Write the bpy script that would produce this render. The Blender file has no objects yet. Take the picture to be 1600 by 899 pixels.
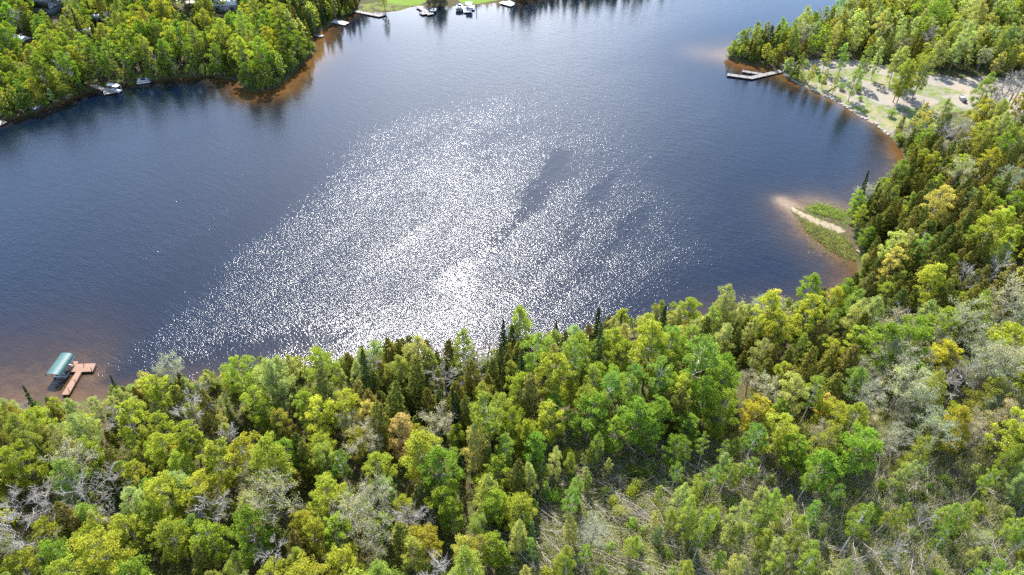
import bpy, bmesh, math, random
import numpy as np
from mathutils import Vector, Matrix

random.seed(7)
RNG = np.random.default_rng(11)
SC = bpy.context.scene
COL = SC.collection
R = math.radians

# ------------------------------------------------------------------ camera model (photo 1600 x 899)
H, PITCH, F = 110.0, 41.0, 1067.0
SP, CP = math.sin(R(PITCH)), math.cos(R(PITCH))
SUN_AZ, SUN_EL = -11.0, 49.0


def U(u, v, z=0.0):
    """the point at height z seen at photo pixel (u, v)"""
    dx, dy = (u - 800.0) / F, (449.5 - v) / F
    d = (dx, CP + dy * SP, -SP + dy * CP)
    t = (z - H) / d[2]
    return (d[0] * t, d[1] * t)


def P(x, y, z):
    dz = z - H
    dep = y * CP - dz * SP
    up = y * SP + dz * CP
    return 800.0 + F * x / dep, 449.5 - F * up / dep, dep


# ------------------------------------------------------------------ scene, world, sun, camera
cam = bpy.data.cameras.new('camera')
cam.sensor_width = 36.0
cam.lens = F / 1600.0 * 36.0
cam.clip_start, cam.clip_end = 1.0, 20000.0
camo = bpy.data.objects.new('camera', cam)
camo.location = (0, 0, H)
camo.rotation_euler = (R(90.0 - PITCH), 0, 0)
COL.objects.link(camo)
SC.camera = camo

W = bpy.data.worlds.new('World')
SC.world = W
W.use_nodes = True
nt = W.node_tree
bg = nt.nodes['Background']
sky = nt.nodes.new('ShaderNodeTexSky')
sky.sky_type = 'NISHITA'
sky.sun_disc = False
sky.sun_elevation = R(SUN_EL)
sky.sun_rotation = R(SUN_AZ)
sky.air_density = 1.1
sky.dust_density = 0.8
sky.ozone_density = 3.5
# bright cloud added low in the unseen sky, shaped to pale the far water
tc = nt.nodes.new('ShaderNodeTexCoord')
sx = nt.nodes.new('ShaderNodeSeparateXYZ')
nt.links.new(tc.outputs['Generated'], sx.inputs[0])
el = nt.nodes.new('ShaderNodeMapRange')
el.interpolation_type = 'SMOOTHSTEP'
nt.links.new(sx.outputs[2], el.inputs[0])
el.inputs[1].default_value, el.inputs[2].default_value = math.sin(R(42)), math.sin(R(16))
cn = nt.nodes.new('ShaderNodeTexNoise')
cn.inputs['Scale'].default_value = 2.6
cn.inputs['Detail'].default_value = 5.0
mpc = nt.nodes.new('ShaderNodeMapping')
mpc.inputs['Scale'].default_value = (1.0, 1.0, 2.6)
mpc.inputs['Location'].default_value = (0.55, 0.2, 0.0)
nt.links.new(tc.outputs['Generated'], mpc.inputs[0])
nt.links.new(mpc.outputs[0], cn.inputs[0])
cr_ = nt.nodes.new('ShaderNodeMapRange')
nt.links.new(cn.outputs[0], cr_.inputs[0])
cr_.inputs[1].default_value, cr_.inputs[2].default_value = 0.36, 0.66
mu = nt.nodes.new('ShaderNodeMath')
mu.operation = 'MULTIPLY'
nt.links.new(el.outputs[0], mu.inputs[0])
nt.links.new(cr_.outputs[0], mu.inputs[1])
mc = nt.nodes.new('ShaderNodeMix')
mc.data_type = 'RGBA'
az = nt.nodes.new('ShaderNodeMath')
az.operation = 'ABSOLUTE'
ad = nt.nodes.new('ShaderNodeMath')
ad.operation = 'ADD'
ad.inputs[1].default_value = 0.07
nt.links.new(sx.outputs[0], ad.inputs[0])
nt.links.new(ad.outputs[0], az.inputs[0])
aw = nt.nodes.new('ShaderNodeMapRange')
aw.interpolation_type = 'SMOOTHSTEP'
nt.links.new(az.outputs[0], aw.inputs[0])
aw.inputs[1].default_value, aw.inputs[2].default_value = 0.42, 0.10
mw = nt.nodes.new('ShaderNodeMath')
mw.operation = 'MULTIPLY'
nt.links.new(mu.outputs[0], mw.inputs[0])
nt.links.new(aw.outputs[0], mw.inputs[1])
nt.links.new(mw.outputs[0], mc.inputs[0])
nt.links.new(sky.outputs[0], mc.inputs[6])
mc.inputs[7].default_value = (16.0, 16.8, 18.2, 1.0)
nt.links.new(mc.outputs[2], bg.inputs[0])
bg.inputs[1].default_value = 0.15

sl = bpy.data.lights.new('sun', 'SUN')
sl.energy = 5.0
sl.angle = R(0.5)
sl.color = (1.0, 0.955, 0.90)
so = bpy.data.objects.new('sun', sl)
sv = Vector((math.sin(R(SUN_AZ)) * math.cos(R(SUN_EL)), math.cos(R(SUN_AZ)) * math.cos(R(SUN_EL)), math.sin(R(SUN_EL))))
so.rotation_euler = sv.to_track_quat('Z', 'Y').to_euler()
so.location = sv * 600
COL.objects.link(so)

SC.view_settings.view_transform = 'Standard'
SC.view_settings.look = 'None'
SC.view_settings.exposure = 1.65
SC.view_settings.gamma = 1.0
SC.view_settings.use_curve_mapping = False
cy = SC.cycles
cy.max_bounces = 5
cy.diffuse_bounces = 3
cy.glossy_bounces = 3
cy.transmission_bounces = 3
cy.transparent_max_bounces = 4
cy.caustics_reflective = False
cy.caustics_refractive = False
cy.sample_clamp_indirect = 4.0
cy.sample_clamp_direct = 8.0
cy.use_denoising = False


# ------------------------------------------------------------------ materials
class NT:
    def __init__(s, name):
        s.m = bpy.data.materials.new(name)
        s.m.use_nodes = True
        s.t = s.m.node_tree
        s.t.nodes.clear()
        s.out = s.t.nodes.new('ShaderNodeOutputMaterial')

    def n(s, kind, props=None, **ins):
        nd = s.t.nodes.new('ShaderNode' + kind)
        for k, v in (props or {}).items():
            setattr(nd, k, v)
        for k, v in ins.items():
            key = k.replace('_', ' ')
            sock = nd.inputs[int(k[1:])] if (k[0] == 'i' and k[1:].isdigit()) else nd.inputs[key]
            s.set(sock, v)
        return nd

    def set(s, sock, v):
        if hasattr(v, 'node') or hasattr(v, 'is_linked'):
            s.t.links.new(v, sock)
        else:
            if isinstance(v, tuple) and len(v) == 3 and sock.type == 'RGBA':
                v = (*v, 1.0)
            sock.default_value = v

    def math(s, op, a, b=0.0, clamp=False):
        return s.n('Math', {'operation': op, 'use_clamp': clamp}, i0=a, i1=b).outputs[0]

    def mix(s, f, a, b, blend='MIX'):
        nd = s.t.nodes.new('ShaderNodeMix')
        nd.data_type = 'RGBA'
        nd.blend_type = blend
        s.set(nd.inputs[0], f)
        s.set(nd.inputs[6], a)
        s.set(nd.inputs[7], b)
        return nd.outputs[2]

    def ramp(s, f, lo, hi):
        return s.n('MapRange', {'clamp': True}, i0=f, i1=lo, i2=hi, i3=0.0, i4=1.0).outputs[0]

    def noise(s, vec, scale, detail=2.0, rough=0.5):
        return s.n('TexNoise', None, Vector=vec, Scale=scale, Detail=detail, Roughness=rough).outputs[0]

    def coord(s, which='Object'):
        return s.n('TexCoord').outputs[which]

    def attr(s, name):
        return s.n('Attribute', {'attribute_name': name, 'attribute_type': 'GEOMETRY'}).outputs['Fac']

    def done(s, sock):
        s.t.links.new(sock, s.out.inputs[0])
        return s.m


def plain(name, col, rough=0.6, var=0.25, scale=3.0, metallic=0.0, stretch=(1, 1, 1)):
    """a painted / wooden / metal surface with a little wear"""
    t = NT(name)
    mp = t.n('Mapping', None, Vector=t.coord(), Scale=stretch).outputs[0]
    f = t.noise(mp, scale, 4.0, 0.6)
    dark = tuple(c * (1 - var) for c in col)
    light = tuple(min(1, c * (1 + var)) for c in col)
    c = t.mix(f, dark, light)
    b = t.n('BsdfPrincipled', None, Base_Color=c, Roughness=rough, Metallic=metallic)
    return t.done(b.outputs[0])


def leaf_material(name, source, trans=0.55):
    """leaf faces: the tree's own colour, each leaf a little different, light passing through"""
    t = NT(name)
    if source == 'object':
        base = t.n('ObjectInfo').outputs['Color']
    else:
        base = t.n('Attribute', {'attribute_name': 'tint', 'attribute_type': 'GEOMETRY'}).outputs['Color']
    r = t.n('NewGeometry').outputs['Random Per Island']
    k = t.math('ADD', t.math('MULTIPLY', r, 0.8), 0.6)
    pn = t.ramp(t.noise(t.coord(), 0.55, 3.0, 0.6), 0.35, 0.68)
    base = t.mix(pn, t.mix(1.0, base, (0.80, 0.86, 0.95), 'MULTIPLY'), t.mix(1.0, base, (1.20, 1.16, 0.95), 'MULTIPLY'))
    hs = t.n('HueSaturation', None, Hue=t.math('ADD', t.math('MULTIPLY', r, 0.022), 0.483), Saturation=0.93, Value=k, Color=base)
    col = hs.outputs[0]
    d = t.n('BsdfDiffuse', None, Color=col)
    tc = t.mix(1.0, col, (1.18, 1.20, 0.55), 'MULTIPLY')
    tr = t.n('BsdfTranslucent', None, Color=tc)
    ms = t.n('MixShader', None, i0=trans, i1=d.outputs[0], i2=tr.outputs[0])
    return t.done(ms.outputs[0])


M = {}
M['leaf'] = leaf_material('leaf', 'object')
M['leaf_mass'] = leaf_material('leaf_of_wood', 'tint')
M['needle'] = leaf_material('needle', 'object', 0.32)
M['bark'] = plain('grey_bark', (0.16, 0.145, 0.125), 0.9, 0.4, 2.0)
M['dark_bark'] = plain('dark_bark', (0.075, 0.06, 0.048), 0.9, 0.4, 2.0)
M['birch_bark'] = plain('pale_bark', (0.42, 0.40, 0.36), 0.8, 0.35, 1.5, 0, (1, 1, 0.4))
M['dead_wood'] = plain('weathered_wood', (0.27, 0.235, 0.19), 0.85, 0.35, 1.2)
M['twig'] = plain('grey_twig', (0.30, 0.275, 0.24), 0.9, 0.25, 1.0)


def water_material():
    t = NT('lake_water')
    co = t.coord()
    rip = t.attr('ripple')
    # wind ripples: long crests lying roughly along x, shorter chop across them
    m1 = t.n('Mapping', {'vector_type': 'TEXTURE'}, Vector=co, Rotation=(0, 0, R(-30)), Scale=(2.3, 1.0, 1.0)).outputs[0]
    n1 = t.noise(m1, 2.35, 2.0, 0.55)
    m2 = t.n('Mapping', {'vector_type': 'TEXTURE'}, Vector=co, Rotation=(0, 0, R(24)), Scale=(1.4, 1.0, 1.0)).outputs[0]
    n2 = t.noise(m2, 4.2, 1.0, 0.5)
    n3 = t.noise(m1, 0.55, 1.0, 0.5)
    h = t.math('ADD', t.math('MULTIPLY', n1, 0.140), t.math('MULTIPLY', n2, 0.064))
    h = t.math('ADD', h, t.math('MULTIPLY', n3, 0.12))
    gust = t.ramp(t.noise(t.n('Mapping', {'vector_type': 'TEXTURE'}, Vector=co, Rotation=(0, 0, R(38)), Scale=(2.2, 0.8, 1)).outputs[0], 0.03, 4.0, 0.6), 0.25, 0.75)
    amp = t.math('MULTIPLY', rip, t.math('ADD', 0.60, t.math('MULTIPLY', gust, 0.75)))
    h = t.math('MULTIPLY', h, amp)
    bump = t.n('Bump', None, Strength=1.0, Distance=1.0, Height=h)
    sh = t.attr('shallow')
    sn = t.math('ADD', sh, t.math('MULTIPLY', t.math('SUBTRACT', t.noise(co, 0.30, 6.0, 0.7), 0.5), t.math('MULTIPLY', sh, 1.5)), True)
    deep = (0.0008, 0.0036, 0.0105)
    c = t.mix(t.ramp(sn, 0.02, 0.55), deep, (0.024, 0.0145, 0.0085))
    c = t.mix(t.ramp(sn, 0.5, 1.0), c, (0.066, 0.037, 0.015))
    c = t.mix(t.math('MULTIPLY', t.attr('rust'), t.ramp(sn, 0.1, 0.8)), c, (0.072, 0.033, 0.010))
    sd = t.math('ADD', t.attr('sandy'), t.math('MULTIPLY', t.math('SUBTRACT', t.noise(co, 0.4, 4.0, 0.6), 0.5), t.math('MULTIPLY', t.attr('sandy'), 1.2)), True)
    c = t.mix(sd, c, (0.20, 0.145, 0.085))
    b = t.n('BsdfPrincipled', None, Base_Color=c, Roughness=0.09, IOR=1.333, Normal=bump.outputs[0])
    return t.done(b.outputs[0])


def ground_material():
    t = NT('ground')
    co = t.coord()
    big = t.noise(co, 0.09, 5.0, 0.6)
    fine = t.noise(co, 1.3, 5.0, 0.7)
    mid = t.noise(co, 0.35, 5.0, 0.65)
    litter = t.mix(fine, (0.03, 0.022, 0.014), (0.10, 0.07, 0.046))
    green = t.mix(fine, (0.026, 0.040, 0.008), (0.065, 0.085, 0.02))
    c = t.mix(t.ramp(mid, 0.42, 0.6), litter, green)

    def soft(a, w=0.9, k=1.0):
        x = t.math('MULTIPLY', t.attr(a), k)
        return t.ramp(t.math('ADD', x, t.math('MULTIPLY', t.math('SUBTRACT', mid, 0.5), w)), 0.35, 0.62)
    brush = t.mix(fine, (0.07, 0.055, 0.032), (0.20, 0.16, 0.10))
    brush = t.mix(t.ramp(big, 0.4, 0.6), brush, t.mix(fine, (0.08, 0.10, 0.025), (0.17, 0.19, 0.055)))
    c = t.mix(soft('brush'), c, brush)
    gravel = t.mix(t.mix(0.5, fine, mid), (0.085, 0.076, 0.062), (0.28, 0.255, 0.21))
    gravel = t.mix(t.ramp(big, 0.45, 0.7), gravel, (0.24, 0.19, 0.135))
    c = t.mix(soft('bare', 1.4), c, gravel)
    grass = t.mix(fine, (0.055, 0.080, 0.014), (0.135, 0.165, 0.04))
    dry = t.mix(fine, (0.16, 0.14, 0.06), (0.26, 0.22, 0.11))
    grass = t.mix(t.ramp(big, 0.5, 0.7), grass, dry)
    c = t.mix(soft('grass', 1.8, 0.54), c, grass)
    lawn = t.mix(fine, (0.085, 0.135, 0.018), (0.13, 0.185, 0.03))
    c = t.mix(soft('lawn', 0.3), c, lawn)
    c = t.mix(soft('gravel', 1.3), c, gravel)
    sand = t.mix(fine, (0.15, 0.118, 0.08), (0.27, 0.22, 0.15))
    c = t.mix(soft('sand', 0.5), c, sand)
    bump = t.n('Bump', None, Strength=0.6, Distance=0.3, Height=fine)
    b = t.n('BsdfPrincipled', None, Base_Color=c, Roughness=0.95, Normal=bump.outputs[0])
    b.inputs['Specular IOR Level'].default_value = 0.1
    return t.done(b.outputs[0])


def plank_material(name, col, pitch, axis=0, rough=0.75):
    t = NT(name)
    co = t.coord()
    sep = t.n('SeparateXYZ', None, Vector=co)
    s = t.math('MULTIPLY', sep.outputs[axis], 1.0 / pitch)
    fr = t.math('FRACT', s)
    gap = t.math('LESS_THAN', fr, 0.10)
    idn = t.n('TexWhiteNoise', {'noise_dimensions': '1D'}, W=t.math('FLOOR', s)).outputs[0]
    c = t.mix(idn, tuple(x * 0.78 for x in col), tuple(x * 1.15 for x in col))
    c = t.mix(t.math('MULTIPLY', t.noise(co, 5.0, 4.0, 0.7), 0.5), c, tuple(x * 0.6 for x in col))
    c = t.mix(gap, c, tuple(x * 0.25 for x in col))
    b = t.n('BsdfPrincipled', None, Base_Color=c, Roughness=rough)
    return t.done(b.outputs[0])


M['water'] = water_material()
M['ground'] = ground_material()
M['brown_deck'] = plank_material('brown_deck_boards', (0.195, 0.100, 0.056), 0.30)
M['pale_deck'] = plank_material('pale_deck_boards', (0.135, 0.125, 0.115), 0.35)
M['tan_deck'] = plank_material('tan_deck_boards', (0.33, 0.265, 0.21), 0.30)
M['post'] = plain('dark_post', (0.05, 0.04, 0.035), 0.7)
M['white'] = plain('white_paint', (0.34, 0.34, 0.34), 0.4, 0.1)
M['metal'] = plain('grey_metal', (0.45, 0.46, 0.47), 0.4, 0.15, 3, 0.6)
M['dark_blue'] = plain('dark_blue_gelcoat', (0.02, 0.03, 0.06), 0.3, 0.2)
M['blue_cloth'] = plain('blue_cloth', (0.10, 0.17, 0.30), 0.7, 0.15)
M['grey_cloth'] = plain('grey_cloth', (0.32, 0.33, 0.35), 0.7, 0.2)
M['roof_grey'] = plank_material('grey_shingles', (0.22, 0.22, 0.235), 0.5, 1, 0.85)
M['roof_white'] = plain('white_metal_roof', (0.66, 0.68, 0.72), 0.45, 0.12)
M['wall_grey'] = plank_material('grey_siding', (0.26, 0.27, 0.30), 0.22, 2)
M['wall_brown'] = plank_material('brown_siding', (0.16, 0.10, 0.07), 0.22, 2)
M['glass'] = plain('window_glass', (0.03, 0.035, 0.045), 0.08, 0.1)
M['rock'] = plain('rock', (0.22, 0.20, 0.175), 0.9, 0.35, 1.5)


def canopy_material():
    t = NT('green_vinyl')
    co = t.coord()
    f = t.noise(co, 1.2, 4.0, 0.65)
    c = t.mix(f, (0.014, 0.052, 0.049), (0.028, 0.082, 0.076))
    sep = t.n('SeparateXYZ', None, Vector=co)
    fr = t.math('FRACT', t.math('MULTIPLY', sep.outputs[0], 1.0 / 0.9))
    seam = t.math('LESS_THAN', fr, 0.06)
    c = t.mix(t.math('MULTIPLY', seam, 0.5), c, (0.05, 0.12, 0.12))
    b = t.n('BsdfPrincipled', None, Base_Color=c, Roughness=0.55, Specular_IOR_Level=0.35, Normal=t.n('Bump', None, Strength=0.5, Distance=0.05, Height=f).outputs[0])
    return t.done(b.outputs[0])


M['canopy'] = canopy_material()


# ------------------------------------------------------------------ mesh building
def quads_mesh(name, V, Q, mats, midx=None, smooth=False, tint=None):
    V = np.asarray(V, dtype=np.float32).reshape(-1, 3)
    Q = np.asarray(Q, dtype=np.int32).reshape(-1, 4)
    me = bpy.data.meshes.new(name)
    nq = len(Q)
    me.vertices.add(len(V))
    me.vertices.foreach_set('co', V.ravel())
    me.loops.add(nq * 4)
    me.loops.foreach_set('vertex_index', Q.ravel())
    me.polygons.add(nq)
    me.polygons.foreach_set('loop_start', np.arange(nq, dtype=np.int32) * 4)
    for m in (mats if isinstance(mats, (list, tuple)) else [mats]):
        me.materials.append(m)
    if midx is not None:
        me.polygons.foreach_set('material_index', np.asarray(midx, dtype=np.int32))
    if smooth:
        me.polygons.foreach_set('use_smooth', np.ones(nq, dtype=bool))
    if tint is not None:
        a = me.attributes.new('tint', 'FLOAT_COLOR', 'POINT')
        a.data.foreach_set('color', np.asarray(tint, dtype=np.float32).ravel())
    me.update(calc_edges=True)
    return me


class MB:
    """collects tubes, boxes and leaf faces into one mesh of quads"""

    def __init__(s):
        s.V, s.Q, s.n = [], [], 0

    def add(s, v, q):
        v = np.asarray(v, dtype=np.float64).reshape(-1, 3)
        s.V.append(v)
        s.Q.append(np.asarray(q, dtype=np.int64).reshape(-1, 4) + s.n)
        s.n += len(v)

    def tube(s, pts, rad, sides=6, cap=False):
        pts = np.asarray(pts, dtype=np.float64)
        k = len(pts)
        tan = np.gradient(pts, axis=0)
        tan /= np.linalg.norm(tan, axis=1)[:, None] + 1e-9
        ref = np.array([0.0, 0, 1]) if abs(tan[0][2]) < 0.8 else np.array([1.0, 0, 0])
        a = np.cross(tan, ref)
        a /= np.linalg.norm(a, axis=1)[:, None] + 1e-9
        b = np.cross(tan, a)
        th = np.arange(sides) * 2 * math.pi / sides
        ring = pts[:, None, :] + np.asarray(rad)[:, None, None] * (np.cos(th)[None, :, None] * a[:, None, :] + np.sin(th)[None, :, None] * b[:, None, :])
        q = []
        for i in range(k - 1):
            for j in range(sides):
                j2 = (j + 1) % sides
                q.append((i * sides + j, i * sides + j2, (i + 1) * sides + j2, (i + 1) * sides + j))
        if cap and sides == 4:
            q.append((3, 2, 1, 0))
            e = (k - 1) * sides
            q.append((e, e + 1, e + 2, e + 3))
        elif cap and sides == 6:
            e = (k - 1) * sides
            q += [(3, 2, 1, 0), (5, 4, 3, 0), (e, e + 1, e + 2, e + 3), (e, e + 3, e + 4, e + 5)]
        s.add(ring, q)

    def box(s, c, size, rz=0.0):
        hx, hy, hz = (x / 2 for x in size)
        cs, sn = math.cos(rz), math.sin(rz)
        v = []
        for z in (-hz, hz):
            for x, y in ((-hx, -hy), (hx, -hy), (hx, hy), (-hx, hy)):
                v.append((c[0] + x * cs - y * sn, c[1] + x * sn + y * cs, c[2] + z))
        s.add(v, [(3, 2, 1, 0), (4, 5, 6, 7), (0, 1, 5, 4), (1, 2, 6, 5), (2, 3, 7, 6), (3, 0, 4, 7)])

    def leaves(s, c, n, size, rng, aspect=0.62):
        c = np.asarray(c, dtype=np.float64)
        k = len(c)
        n = n / (np.linalg.norm(n, axis=1)[:, None] + 1e-9)
        t = rng.normal(size=(k, 3))
        t -= n * (t * n).sum(1)[:, None]
        t /= np.linalg.norm(t, axis=1)[:, None] + 1e-9
        b = np.cross(n, t)
        sz = (np.asarray(size) * np.ones(k))[:, None]
        v = np.stack([c + t * sz * 0.5, c + b * sz * aspect * 0.5, c - t * sz * 0.5, c - b * sz * aspect * 0.5], axis=1)
        s.add(v, np.arange(k * 4).reshape(k, 4))

    def arrays(s):
        return np.concatenate(s.V), np.concatenate(s.Q)

    def mesh(s, name, mat, smooth=False):
        v, q = s.arrays()
        return quads_mesh(name, v, q, mat, None, smooth)


def link(name, data, parent=None, loc=None, rot=None, scale=None):
    o = bpy.data.objects.new(name, data)
    COL.objects.link(o)
    if parent is not None:
        o.parent = parent
    if loc is not None:
        o.location = loc
    if rot is not None:
        o.rotation_euler = rot
    if scale is not None:
        o.scale = scale
    return o


def tag(o, label=None, cat=None, group=None, kind=None):
    if label:
        o['label'] = label
    if cat:
        o['category'] = cat
    if group:
        o['group'] = group
    if kind:
        o['kind'] = kind
    return o


def thing(name, label, cat, loc=(0, 0, 0), rz=0.0, group=None):
    return tag(link(name, None, None, loc, (0, 0, rz)), label, cat, group)


def unit(v):
    v = np.asarray(v, dtype=np.float64)
    return v / (np.linalg.norm(v) + 1e-9)


def rdirs(rng, k):
    v = rng.normal(size=(k, 3))
    return v / np.linalg.norm(v, axis=1)[:, None]


# ------------------------------------------------------------------ kinds of tree: each returns (trunk arrays, crown arrays)
def make_broadleaf(rng, Ht=14.0, cr=3.4, base=0.36, lobes=20, n=4200, leaf=0.30, lobe_r=0.40, trunk_r=0.16, zflat=0.72, limb=True, shell=0.45):
    tr, cw = MB(), MB()
    bend = rng.normal(0, 0.35, 2)
    top = np.array([bend[0], bend[1], Ht * 0.86])
    mid = np.array([bend[0] * 0.3 + rng.normal(0, .12), bend[1] * 0.3 + rng.normal(0, .12), Ht * 0.45])
    tr.tube([(0, 0, -0.4), (0, 0, 0.5), mid, top], [trunk_r * 1.35, trunk_r * 1.1, trunk_r * 0.75, trunk_r * 0.18], 6)
    zb = Ht * base
    ch = Ht - zb
    cen = []
    for i in range(lobes):
        t = (i + rng.uniform(0.1, 0.9)) / lobes
        prof = math.sin(math.pi * min(0.97, 0.16 + 0.80 * t)) ** 0.65
        a = i * 2.39996 + rng.uniform(-.5, .5)
        rr = cr * prof * rng.uniform(0.38, 0.92)
        if t > 0.9:
            rr *= 0.4
        lr = cr * lobe_r * rng.uniform(0.55, 1.2) * (1.0 if t < 0.85 else 0.8)
        cen.append((bend[0] * t + rr * math.cos(a), bend[1] * t + rr * math.sin(a), zb + ch * t * 0.93, lr))
    wsum = sum(c[3] ** 2 for c in cen)
    for x, y, z, lr in cen:
        k = max(12, int(n * lr * lr / wsum))
        # sub-clumps make a lobe read as sprays of leaves
        sub = 5
        sd = rdirs(rng, sub)
        sd[:, 2] = np.abs(sd[:, 2]) * 0.9 - 0.15
        which = rng.integers(0, sub, k)
        d = sd[which] * 0.62 + rdirs(rng, k) * rng.uniform(0.30, 0.62, (k, 1))
        p = np.array([x, y, z]) + d * lr * np.array([1, 1, zflat])
        nn = d * 0.5 + rdirs(rng, k) * 0.75 + np.array([0, 0, shell])
        cw.leaves(p, nn, leaf * rng.uniform(0.6, 1.3, k), rng)
        if limb:
            s0 = np.array([bend[0] * 0.4, bend[1] * 0.4, max(zb * 0.7, min(z - lr * 0.9 - 0.6, Ht * 0.78))])
            e = np.array([x, y, z])
            m = (s0 + e) / 2 + np.array([0, 0, -0.25])
            tr.tube([s0, m, e], [trunk_r * 0.38, trunk_r * 0.24, trunk_r * 0.08], 4)
    return tr.arrays(), cw.arrays()


def make_conifer(rng, Ht=11.0, cr=1.9, base=0.06, branches=70, per=42, leaf=0.30, power=0.8, droop=0.25, trunk_r=0.13, ragged=0.3, up=0.25):
    tr, cw = MB(), MB()
    lean = rng.normal(0, 0.18, 2)
    tr.tube([(0, 0, -0.4), (lean[0] * .5, lean[1] * .5, Ht * 0.5), (lean[0], lean[1], Ht * 0.99)], [trunk_r * 1.2, trunk_r * 0.8, 0.02], 5)
    for i in range(branches):
        t = (i + rng.uniform(0, 1)) / branches
        L = cr * ((1 - t) ** power) * rng.uniform(1 - ragged, 1 + ragged * 0.6) + 0.12
        a = i * 2.39996 + rng.uniform(-.4, .4)
        z = Ht * (base + (1 - base) * t)
        d = np.array([math.cos(a), math.sin(a), 0.0])
        k = max(6, int(per * (0.35 + L / cr)))
        s = rng.uniform(0.25, 1.0, k) ** 0.7
        p = np.array([lean[0] * t, lean[1] * t, z]) + d * (L * s)[:, None]
        p[:, 2] += (up * L * s - droop * L * s * s) + rng.normal(0, 0.11, k)
        side = np.array([-d[1], d[0], 0])
        p += side * (rng.normal(0, 0.20, k) * L * (1.15 - s * 0.5))[:, None]
        nn = d * 0.45 + np.array([0, 0, 0.55]) + rdirs(rng, k) * 0.65
        cw.leaves(p, nn, leaf * rng.uniform(0.6, 1.3, k), rng, 0.5)
    k = 14
    cw.leaves(np.array([lean[0], lean[1], Ht]) + rng.normal(0, 0.08, (k, 3)) - np.array([0, 0, 1]) * rng.uniform(0, 0.7, (k, 1)), rdirs(rng, k), leaf * 0.7, rng)
    return tr.arrays(), cw.arrays()


def make_bare(rng, Ht=13.0, spread=3.2, trunk_r=0.17, limbs=8, subs=6, twigs=8, leaves=0, leaf=0.16, up=0.75, fine=0.020):
    tr, cw = MB(), MB()
    bend = rng.normal(0, 0.5, 2)
    tops = np.array([bend[0], bend[1], Ht * 0.80])
    tr.tube([(0, 0, -0.4), (bend[0] * .2, bend[1] * .2, Ht * 0.35), tops], [trunk_r * 1.3, trunk_r * 0.85, trunk_r * 0.25], 6)
    ends = []
    for i in range(limbs):
        t = 0.30 + 0.50 * (i + rng.uniform(0, 1)) / limbs
        s0 = np.array([bend[0] * t, bend[1] * t, Ht * t])
        a = i * 2.39996 + rng.uniform(-.5, .5)
        L = spread * rng.uniform(0.75, 1.2) * (1.35 - t)
        d = unit([math.cos(a), math.sin(a), up + rng.uniform(-.2, .4)])
        e = s0 + d * L * 1.25
        m = (s0 + e) / 2 + rng.normal(0, 0.22, 3)
        tr.tube([s0, m, e], [trunk_r * 0.45, trunk_r * 0.28, trunk_r * 0.12], 4)
        for j in range(subs):
            f = rng.uniform(0.30, 1.0)
            b0 = s0 + (e - s0) * f
            d2 = unit(d * 0.8 + rdirs(rng, 1)[0] * 0.9 + np.array([0, 0, 0.3]))
            L2 = L * rng.uniform(0.35, 0.7)
            e2 = b0 + d2 * L2
            cw.tube([b0, (b0 + e2) / 2 + rng.normal(0, 0.1, 3), e2], [fine * 2.4, fine * 1.6, fine], 3)
            for q in range(twigs):
                f2 = rng.uniform(0.25, 1.0)
                c0 = b0 + (e2 - b0) * f2
                d3 = unit(d2 * 0.8 + rdirs(rng, 1)[0] * 0.9 + np.array([0, 0, 0.25]))
                e3 = c0 + d3 * L2 * rng.uniform(0.3, 0.7)
                cw.tube([c0, e3], [fine, fine * 0.6], 3)
                ends.append(e3)
                ends.append((c0 + e3) / 2)
    wood = cw.arrays()
    lv = None
    if leaves:
        lm = MB()
        E = np.array(ends)
        idx = rng.integers(0, len(E), leaves)
        p = E[idx] + rng.normal(0, 0.22, (leaves, 3))
        lm.leaves(p, rdirs(rng, leaves) + np.array([0, 0, 0.3]), leaf * rng.uniform(0.6, 1.3, leaves), rng)
        lv = lm.arrays()
    return tr.arrays(), wood, lv


def make_shrub(rng, Ht=2.8, cr=1.6, n=1500, leaf=0.20):
    tr, cw = MB(), MB()
    for i in range(5):
        a = rng.uniform(0, 6.28)
        e = np.array([math.cos(a) * cr * 0.5, math.sin(a) * cr * 0.5, Ht * 0.75])
        tr.tube([(0, 0, -0.2), e * 0.5 + rng.normal(0, .1, 3), e], [0.05, 0.035, 0.012], 4)
    for i in range(9):
        a = rng.uniform(0, 6.28)
        rr = cr * rng.uniform(0, 0.65)
        c = np.array([math.cos(a) * rr, math.sin(a) * rr, Ht * rng.uniform(0.35, 0.8)])
        k = n // 9
        d = rdirs(rng, k) * rng.uniform(0.45, 1.0, (k, 1))
        d[:, 2] = d[:, 2] * 0.8
        cw.leaves(c + d * cr * 0.48, d * 0.5 + rdirs(rng, k) * 0.7 + np.array([0, 0, .35]), leaf * rng.uniform(0.6, 1.3, k), rng)
    return tr.arrays(), cw.arrays()


def make_pole(rng, Ht=10.0):
    tr, cw = MB(), MB()
    b = rng.normal(0, 0.5, 2)
    tr.tube([(0, 0, -.3), (b[0] * .3, b[1] * .3, Ht * .5), (b[0], b[1], Ht)], [0.13, 0.09, 0.025], 5)
    for i in range(9):
        t = rng.uniform(0.35, 0.98)
        s0 = np.array([b[0] * t, b[1] * t, Ht * t])
        d = unit([rng.normal(), rng.normal(), rng.uniform(0, .8)])
        e = s0 + d * rng.uniform(0.5, 1.7) * (1.2 - t)
        cw.tube([s0, (s0 + e) / 2 + rng.normal(0, .08, 3), e], [0.03, 0.02, 0.01], 3)
    return tr.arrays(), cw.arrays()


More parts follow.
